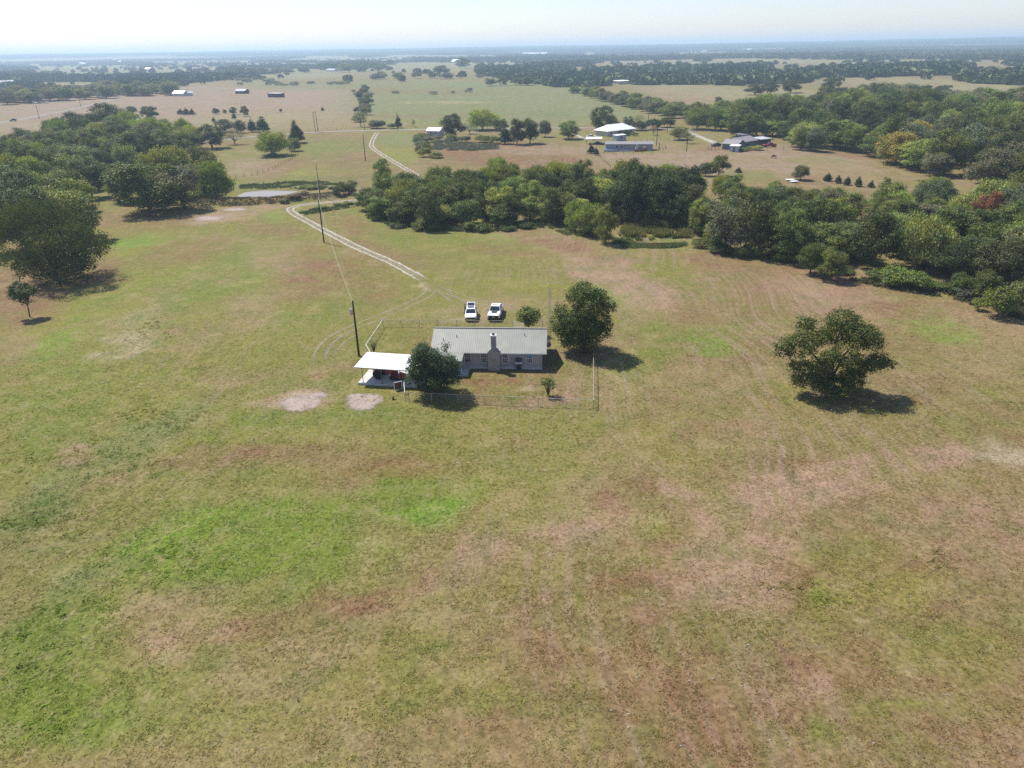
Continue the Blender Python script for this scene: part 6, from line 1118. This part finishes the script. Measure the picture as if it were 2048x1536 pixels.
for nm_, lab, o_, col in (('potted_plant', 'pale pink flowering pot on the deck of the mobile home', (4.2, .7), (0.5, 0.3, 0.26)), ('patio_chair', 'white chair at the left end of the deck', (.6, 1.0), (0.7, 0.7, 0.68))):
    q = thing(nm_, lab, 'plant' if 'pot' in nm_ else 'chair', (A[0] + o_[0], A[1] + o_[1], A[2] + .62)); mm = mat(nm_, col, .7, .2)
    if 'pot' in nm_:
        b = MB(); b.tube((0, 0, 0), (0, 0, .4), .22, .3, 10); b.build('pot', M['wood'], q); c_ = put('foliage', leaf_mesh('pot_leaf', 5, [(0, 0, .8, .5, .5, .5)], 30, 8, .2, .15), q); c_.color = (*col, 1)
    else:
        b = MB(); b.box((0, 0, .42), (.5, .5, .06)); b.build('seat', mm, q); b = MB(); b.box((0, .24, .75), (.5, .05, .6)); b.build('backrest', mm, q)
        for x in (-.22, .22):
            for y in (-.22, .22): b = MB(); b.tube((x, y, 0), (x, y, .4), .025, n=5); b.build('leg', mm, q)
def open_roof(name, label, pl, pr_, depth, h, roofm, cat='carport'):
    A = G(*pl); B = G(*pr_); L_ = math.hypot(*(B - A)[:2]); t = thing(name, label, cat, (A[0], A[1], A[2]), math.atan2(B[1] - A[1], B[0] - A[0]))
    b = MB(); b.box((L_ / 2, depth / 2, h), (L_ + .4, depth + .4, .14), M=Matrix.Rotation(R(2), 3, 'X')); b.build('roof', roofm, t)
    for x in (.1, L_ / 2, L_ - .1):
        for y in (.1, depth - .1): b = MB(); b.tube((x, y, 0), (x, y, h), .06, .06, 6); b.build('post', M['grey_metal'], t)
    return t
open_roof('metal_carport', 'white flat-roofed carport left of the mobile home', (1172, 289), (1203, 289), 5.5, 2.5, M['white_metal'])
p = G(1196, 290.5); vehicle('parked_car', 'dark car under the white carport left of the mobile home', (p[0] + .5, p[1] + 2.0, p[2]), R(80), M['black'], 'sedan', detail=False)
p = G(1184, 276); vehicle('parked_car', 'small white car on the drive behind the far white carport', (p[0], p[1] + 1.5, p[2]), R(75), M['car_white'], 'sedan', detail=False)
p = G(1186, 279); t = thing('feed_trough', 'dark metal trough on legs behind the far white carport', 'trough', (p[0], p[1], p[2])); b = MB(); b.loft([[(-.9, -.3, .9), (.9, -.3, .9), (.9, .3, .9), (-.9, .3, .9)], [(-1.1, -.5, 1.5), (1.1, -.5, 1.5), (1.1, .5, 1.5), (-1.1, .5, 1.5)]]); b.build('tank', M['grill_black'], t); b = MB()
for x in (-.8, .8):
    for y in (-.3, .3): b.tube((x, y, 0), (x, y, .95), .05, n=5)
b.build('leg', M['grill_black'], t)
building('grey_house', 'slate grey house with a long shingled wing above the creek belt', (1477, 298), (1513, 292), 8, 2.6, 1.5, M['slate'], M['grey_shingle'], wins=((.36, .8, .8, 1.0),), door=(.2, .95, 2.0))
building('garage_wing', 'slate grey front wing at the left end of the grey house', (1444, 298.5), (1474, 301), 7, 2.5, 1.4, M['slate'], M['grey_shingle'], 'house', wins=())
building('white_shed', 'little white shed with a flat roof before the grey house', (1459, 303.5), (1476, 304.5), 3.5, 2.4, 2, M['blue_white'], M['white_metal'], 'shed', flat=True, door=(.5, .9, 1.9, M['grey_metal']), over=.3)
building('open_shed', 'dark open-fronted shed with a pale metal roof right of the grey house', (1521, 291), (1541, 289), 5, 2.7, 4, M['brown_wall'], M['grey_roof'], 'shed', flat=True, door=(.3, 1.2, 2.2, M['black']))
open_roof('lean_to', 'slate-roofed lean-to behind the grey house', (1484, 281), (1504, 279), 5, 2.4, M['slate'], 'shed')
p = G(1540, 294.5); vehicle('red_pickup', 'red pickup truck parked right of the grey house', (p[0], p[1] + 1, p[2]), R(-84), M['red'], 'pickup', 'truck', detail=False)
p = G(1433, 293); vehicle('parked_car', 'dark car parked at the end of the pale driveway', (p[0], p[1] + 1, p[2]), R(-70), M['black'], 'sedan', detail=False)
W_('dusty_blue', (0.20, 0.25, 0.36), var=.06); p = G(541, 312); vehicle('parked_car', 'blue car in the shade of the light green spreading tree', (p[0] + .5, p[1] + 1, p[2]), R(-75), M['dusty_blue'], 'sedan', detail=False)
p = G(27, 242.5); vehicle('suv', 'dark SUV driving on the road at the far left', (p[0], p[1], p[2] + .06), R(-62), M['brown_wall'], 'suv', detail=False)
p = G(1430, 300.5); t = thing('cattle_gate', 'pipe gate and posts left of the grey house', 'gate', (p[0], p[1], p[2])); 
for k in range(5): b = MB(); b.tube((-3 + k * 1.5, 0, 0), (-3 + k * 1.5, 0, 1.5), .07, n=5); b.build('post', M['pole_wood'], t)
for z in (.5, .9, 1.3): b = MB(); b.tube((-3, 0, z), (3, 0, z), .035, n=5); b.build('rail', M['rust'], t)
for k, (px, py, w_, lab) in enumerate(((1581, 361, 3.0, 'left of two white sheets lying behind the belt trees'), (1588, 364.5, 2.4, 'right of two white sheets lying behind the belt trees'))):
    p = G(px, py); t = thing('roofing_sheet', lab, 'sheet', (p[0], p[1], p[2] + .35), .2 * k); b = MB(); n = 9
    for i in range(n): x0_ = -w_ / 2 + i * w_ / n; b.box((x0_ + w_ / n / 2, 0, .03 * (i % 2)), (w_ / n, 1.8, .04))
    b.build('metal', M['white_metal'], t); b = MB(); b.box((-w_ * .3, 0, -.2), (.12, 1.6, .32)); b.box((w_ * .3, 0, -.2), (.12, 1.6, .32)); b.build('batten', M['wood'], t)
# far barns and houses
FARB = [('hay_shed', 'long dark shed on the brown field', (536, 194.5), (558, 195), 8, 3.6, 0, 'dark_wall', 'grey_roof', True), ('open_barn', 'open barn with a pale gable roof left of the long dark shed', (471, 187.5), (490, 187.5), 8, 3.0, 1.8, 'dark_wall', 'grey_roof', False), ('farmhouse', 'pale farmhouse at the edge of the brown field', (346, 192.5), (367, 192.5), 8, 3, 2.2, 'cream_wall', 'white_metal', False), ('outbuilding', 'grey outbuilding right of the pale farmhouse', (373, 192), (386, 191.5), 6, 3, 1.2, 'blue_white', 'grey_roof', False),
 ('white_barn', 'white-roofed barn standing before far trees, right of the pale farmhouse', (411, 155.5), (430, 155.5), 14, 4, 3.5, 'cream_wall', 'white_metal', False), ('white_barn', 'white-roofed barn at the left beyond the tree line', (247, 159), (262, 159), 14, 4, 3.5, 'cream_wall', 'white_metal', False), ('white_house', 'white house on the far tan field', (903, 126), (918, 126), 16, 5, 6, 'cream_wall', 'white_metal', False), ('low_building', 'low pale building behind the scrub', (652, 143), (668, 143), 12, 3.5, 2.5, 'cream_wall', 'grey_roof', False), ('low_building', 'low pale building right of the one behind the scrub', (671, 142.5), (680, 142.5), 10, 3.5, 2.5, 'cream_wall', 'grey_roof', False),
 ('wooded_house', 'white-roofed house in the woods beyond the diagonal hedgerow', (1238, 169), (1263, 168), 16, 4, 4, 'cream_wall', 'white_metal', True), ('wooded_house', 'small pale roof in the woods left of the diagonal hedgerow', (1194, 166), (1202, 166), 10, 4, 3, 'cream_wall', 'white_metal', False), ('greenhouse', 'very long white greenhouse in the hazy woods', (1045, 109.5), (1092, 108.5), 40, 6, 5, 'white', 'white_metal', False), ('white_house', 'small white house among far trees above the two sheds', (289, 141), (299, 141), 14, 4, 4, 'cream_wall', 'white_metal', False), ('long_barn', 'long pale barn at the far left edge', (0, 170), (32, 168), 12, 4, 2.5, 'blue_white', 'grey_roof', False), ('white_house', 'low white house left of the far scrub', (478, 148.5), (494, 148), 12, 3.5, 3, 'cream_wall', 'white_metal', False), ('white_house', 'pale house at the far left of the horizon woods', (163, 126), (172, 126), 25, 7, 6, 'white', 'white_metal', False), ('white_house', 'bright roof in the horizon woods above the left barns', (242, 124.5), (248, 124.5), 30, 8, 6, 'white', 'white_metal', False), ('white_house', 'pale roof in the woods at the upper right', (1668, 117), (1676, 117), 20, 6, 5, 'white', 'white_metal', False), ('long_barn', 'long pale barn roof near the upper right tan strip', (1484, 102.5), (1498, 102), 40, 8, 6, 'white', 'white_metal', False)]
for nm_, lab, a, c_, dp, wh_, rs_, wm, rm, fl in FARB:
    building(nm_, lab, a, c_, dp, wh_, rs_ if not fl else 1.5, M[wm], M[rm], 'barn' if 'barn' in nm_ or 'shed' in nm_ else ('house' if 'house' in nm_ and nm_ != 'greenhouse' else 'building'), flat=fl, wins=((.3, 1, 1.2, 1.3), (.7, 1, 1.2, 1.3)) if 'farm' in nm_ else (), over=.5)
for px, py, lab in ((79, 206, 'white vehicle at the left among the parked cars under the far tree line'), (70, 207.5, 'second white vehicle among the parked cars under the far tree line'), (94, 206.5, 'rightmost white vehicle of the parked cars under the far tree line')):
    p = G(px, py); vehicle('parked_car', lab, (p[0], p[1], p[2]), R(80), M['car_white'], 'suv', detail=False, group='cars under the far tree line')
# ------------------------------------------------------------------ a cow on the dry lot
M['cow'] = mat('brown_hide', (0.10, 0.030, 0.015), .8, .2, var=.3)
p = G(1548, 317); t = thing('cow', 'brown cow grazing on the dry lot below the red pickup', 'cow', (p[0], p[1], p[2]), R(195))
cp = [(.55, 0, 1.15), (0, 0, 1.05), (-.6, 0, 1.12), (.85, 0, 1.1), (1.15, 0, .75), (1.3, 0, .42), (1.42, 0, .2)]
ce = [(0, 1), (1, 2), (0, 3), (3, 4), (4, 5), (5, 6)]; cr_ = [(.3, .36), (.32, .38), (.3, .34), (.2, .24), .15, .13, .08]
for s in (-1, 1):
    n = len(cp); cp += [(.55, s * .18, .8), (.52, s * .18, .42), (.54, s * .18, .06)]; ce += [(0, n), (n, n + 1), (n + 1, n + 2)]; cr_ += [.11, .065, .06]
    n = len(cp); cp += [(-.55, s * .2, .85), (-.72, s * .2, .48), (-.66, s * .2, .06)]; ce += [(2, n), (n, n + 1), (n + 1, n + 2)]; cr_ += [.15, .07, .06]
me = skin_mesh('cow_body', cp, ce, cr_); me.materials.append(M['cow']); me.polygons.foreach_set('use_smooth', [True] * len(me.polygons)); put('body', me, t)
b = MB(); b.path([(-.85, 0, 1.25), (-1.0, 0, .9), (-1.0, 0, .4)], [.035, .025, .04], 5); b.build('tail', M['cow'], t)
for s in (-1, 1): b = MB(); b.loft([[(1.1, s * .1, .9), (1.16, s * .12, .9), (1.13, s * .12, .95)], [(1.1, s * .3, .88), (1.14, s * .3, .88), (1.12, s * .3, .92)]]); b.build('ear', M['cow'], t)
# ------------------------------------------------------------------ far wire fences: a row of posts each
def post_fence(label, line, spacing, h=1.2):
    P = np.array(gp(line)); s = np.r_[0, np.cumsum(np.hypot(*np.diff(P, axis=0).T))]; t = thing('wire_fence', label, 'fence', (P[0][0], P[0][1], H1(*P[0]))); pm = None; prev = None; b = MB(); z0 = H1(*P[0])
    for d in np.arange(0, s[-1], spacing):
        x, y = np.interp(d, s, P[:, 0]), np.interp(d, s, P[:, 1]); q = Vector((x - P[0][0], y - P[0][1], H1(x, y) - z0))
        if pm is None: bb = MB(); bb.tube((0, 0, -.2), (0, 0, h), .07, .06, 6); o = bb.build('post', M['pole_wood'], t); pm = o.data
        else: o = put('post', pm, t)
        o.location = q
        if prev is not None:
            for zz in (.35, .7, 1.05): b.tube(prev + Vector((0, 0, zz)), q + Vector((0, 0, zz)), .008, n=3, cap=False)
        prev = q
    b.build('wire', M['rust'], t)
post_fence('wire fence rising from the pond to the blue car', [(455, 360), (500, 352), (545, 340), (580, 322), (600, 308)], 3.5); post_fence('wire fence across the far side of the brown field', [(480, 232), (560, 227), (620, 223), (690, 222)], 9); post_fence('wire fence along the far side of the road', [(600, 262), (700, 258), (860, 255)], 5); post_fence('wire fence curving round the mobile home lot', [(1208, 308), (1260, 308), (1310, 305), (1332, 300), (1330, 296)], 4); post_fence('wire fence behind the mobile home', [(1270, 285), (1310, 281), (1360, 279)], 4); post_fence('wire fence from the mobile home down to the creek belt', [(1195, 312), (1210, 325), (1222, 336)], 4); post_fence('wire fence before the red pickup', [(1500, 303), (1540, 301), (1570, 299), (1600, 299)], 4); post_fence('wire fence along the far left road', [(60, 240), (110, 230), (160, 219)], 7)
# ------------------------------------------------------------------ reeds and tall weeds at the creek and pond, stones
def tuft_field(name, label, poly, n, h, wd, cols, seed, cat='reeds'):
    P = np.array([G(*p)[:2] for p in poly]); rs = np.random.RandomState(seed); x = rs.uniform(P[:, 0].min(), P[:, 0].max(), n); y = rs.uniform(P[:, 1].min(), P[:, 1].max(), n); k = in_poly(x, y, [tuple(q) for q in P]) & (fbm(x / 3, y / 3, 3) > .38); x, y = x[k], y[k]; n = len(x); z = hgt(x, y)
    V = np.empty((n, 5, 3, 3)); T = np.empty((n, 5, 3, 3)); hh = h * (0.35 + fbm(x / 4, y / 4, 2)); cc = np.array(cols)[rs.randint(len(cols), size=n)]
    for j in range(5):
        a = rs.uniform(0, 6.283, n); ox, oy = rs.normal(0, wd, (2, n)); ca, sa = np.cos(a) * wd * .5, np.sin(a) * wd * .5; le = rs.normal(0, h * .3, (2, n))
        V[:, j, 0] = np.stack([x + ox - ca, y + oy - sa, z - .05], 1); V[:, j, 1] = np.stack([x + ox + ca, y + oy + sa, z - .05], 1); V[:, j, 2] = np.stack([x + ox + le[0], y + oy + le[1], z + hh * rs.uniform(.6, 1.2, n)], 1); T[:, j] = (cc * rs.uniform(.7, 1.3, (n, 1)))[:, None, :]
    return tag(put(name, np_mesh(name, V.reshape(-1, 3), np.arange(n * 15).reshape(-1, 3), M['tuft'], T.reshape(-1, 3))), label, cat, None, 'stuff')
tuft_field('reeds', 'yellow-green reeds behind the creek pool', [(1240, 474), (1380, 476), (1390, 452), (1250, 452)], 5200, 1.5, .22, [(0.20, 0.19, 0.05), (0.14, 0.17, 0.05), (0.24, 0.20, 0.07)], 701)
tuft_field('reeds', 'green reeds round the edge of the creek pool', [(1225, 492), (1262, 497), (1320, 497), (1372, 492), (1372, 484), (1330, 494), (1280, 491), (1255, 482), (1350, 478), (1340, 474), (1230, 478)], 2400, .9, .18, [(0.10, 0.15, 0.05), (0.16, 0.18, 0.06)], 702)
tuft_field('tall_weeds', 'tall yellow-green weeds left of the creek pool', [(1095, 455), (1130, 470), (1210, 478), (1200, 462), (1120, 450)], 1800, .8, .2, [(0.18, 0.19, 0.06), (0.13, 0.16, 0.05)], 703, 'weeds')
tuft_field('tall_weeds', 'rough green growth on the far shore of the pond', [(480, 378), (560, 376), (640, 380), (700, 372), (640, 362), (560, 364), (480, 370)], 3600, .5, .25, [(0.09, 0.125, 0.05), (0.13, 0.14, 0.06), (0.07, 0.10, 0.04)], 704, 'weeds')
tuft_field('tall_weeds', 'brown dry weeds along the pond bank', [(330, 412), (430, 414), (560, 408), (640, 400), (690, 392), (640, 388), (560, 397), (430, 402), (330, 403)], 5200, .55, .25, [(0.17, 0.115, 0.075), (0.13, 0.11, 0.06), (0.10, 0.11, 0.05)], 705, 'weeds')
tuft_field('tall_weeds', 'green weeds inside the bend of the driveway', [(600, 425), (640, 414), (720, 406), (722, 412), (650, 424), (612, 430)], 1800, .5, .22, [(0.075, 0.105, 0.04), (0.11, 0.12, 0.05)], 706, 'weeds')
tuft_field('tall_weeds', 'pale rough grass below the cottage garden', [(865, 300), (940, 302), (1000, 298), (1000, 288), (870, 284)], 2600, .9, .4, [(0.16, 0.16, 0.10), (0.12, 0.14, 0.07)], 707, 'weeds')
tuft_field('tall_weeds', 'scrubby undergrowth at the foot of the dark oaks', [(1700, 560), (1790, 582), (1900, 596), (2048, 640), (2048, 610), (1900, 572), (1790, 556)], 3800, .9, .3, [(0.10, 0.11, 0.05), (0.15, 0.11, 0.07), (0.08, 0.10, 0.04)], 708, 'weeds')
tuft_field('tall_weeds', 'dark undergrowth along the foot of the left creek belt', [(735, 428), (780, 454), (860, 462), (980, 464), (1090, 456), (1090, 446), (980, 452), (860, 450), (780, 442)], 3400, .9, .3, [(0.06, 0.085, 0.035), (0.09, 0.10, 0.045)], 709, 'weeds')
rs = np.random.RandomState(77); b = MB()
for k in range(130):
    px, py = (rs.normal(560, 40), rs.normal(828, 12)) if k < 50 else ((rs.normal(735, 30), rs.normal(829, 4)) if k < 70 else (rs.uniform(1150, 1900), rs.uniform(1180, 1500))); p = G(px, py); s_ = rs.uniform(.05, .12); b.loft([[(p[0] + s_ * q * math.cos(6.283 * i / 6 + k), p[1] + s_ * q * math.sin(6.283 * i / 6 + k) * .7, p[2] + z * s_) for i in range(6)] for q, z in ((1, -.1), (.9, .3), (.4, .55))])
M['stone'] = mat('pale_stone', (0.28, 0.25, 0.20), .9, .2, var=.2); tag(b.build('pale_stones', M['stone']), 'pale stones strewn over the lawn left of the bare patches', 'stones', None, 'stuff')
# ------------------------------------------------------------------ the air between here and the horizon
hz = bpy.data.materials.new('haze_air'); hz.use_nodes = True; N = hz.node_tree.nodes; N.clear(); o_ = N.new('ShaderNodeOutputMaterial'); v_ = N.new('ShaderNodeVolumePrincipled')
v_.inputs['Color'].default_value = (0.62, 0.81, 1.0, 1); v_.inputs['Density'].default_value = 0.0002; v_.inputs['Anisotropy'].default_value = 0.25
hz.node_tree.links.new(v_.outputs[0], o_.inputs['Volume'])
b = MB(); b.box((0, 6300, 44), (24000, 13700, 112)); haze = b.build('haze', hz); haze['kind'] = 'stuff'; haze['label'] = 'thin blue summer haze over the whole countryside'
for m_ in list(bpy.data.objects):
    if '_L' in m_.keys(): del m_['_L']
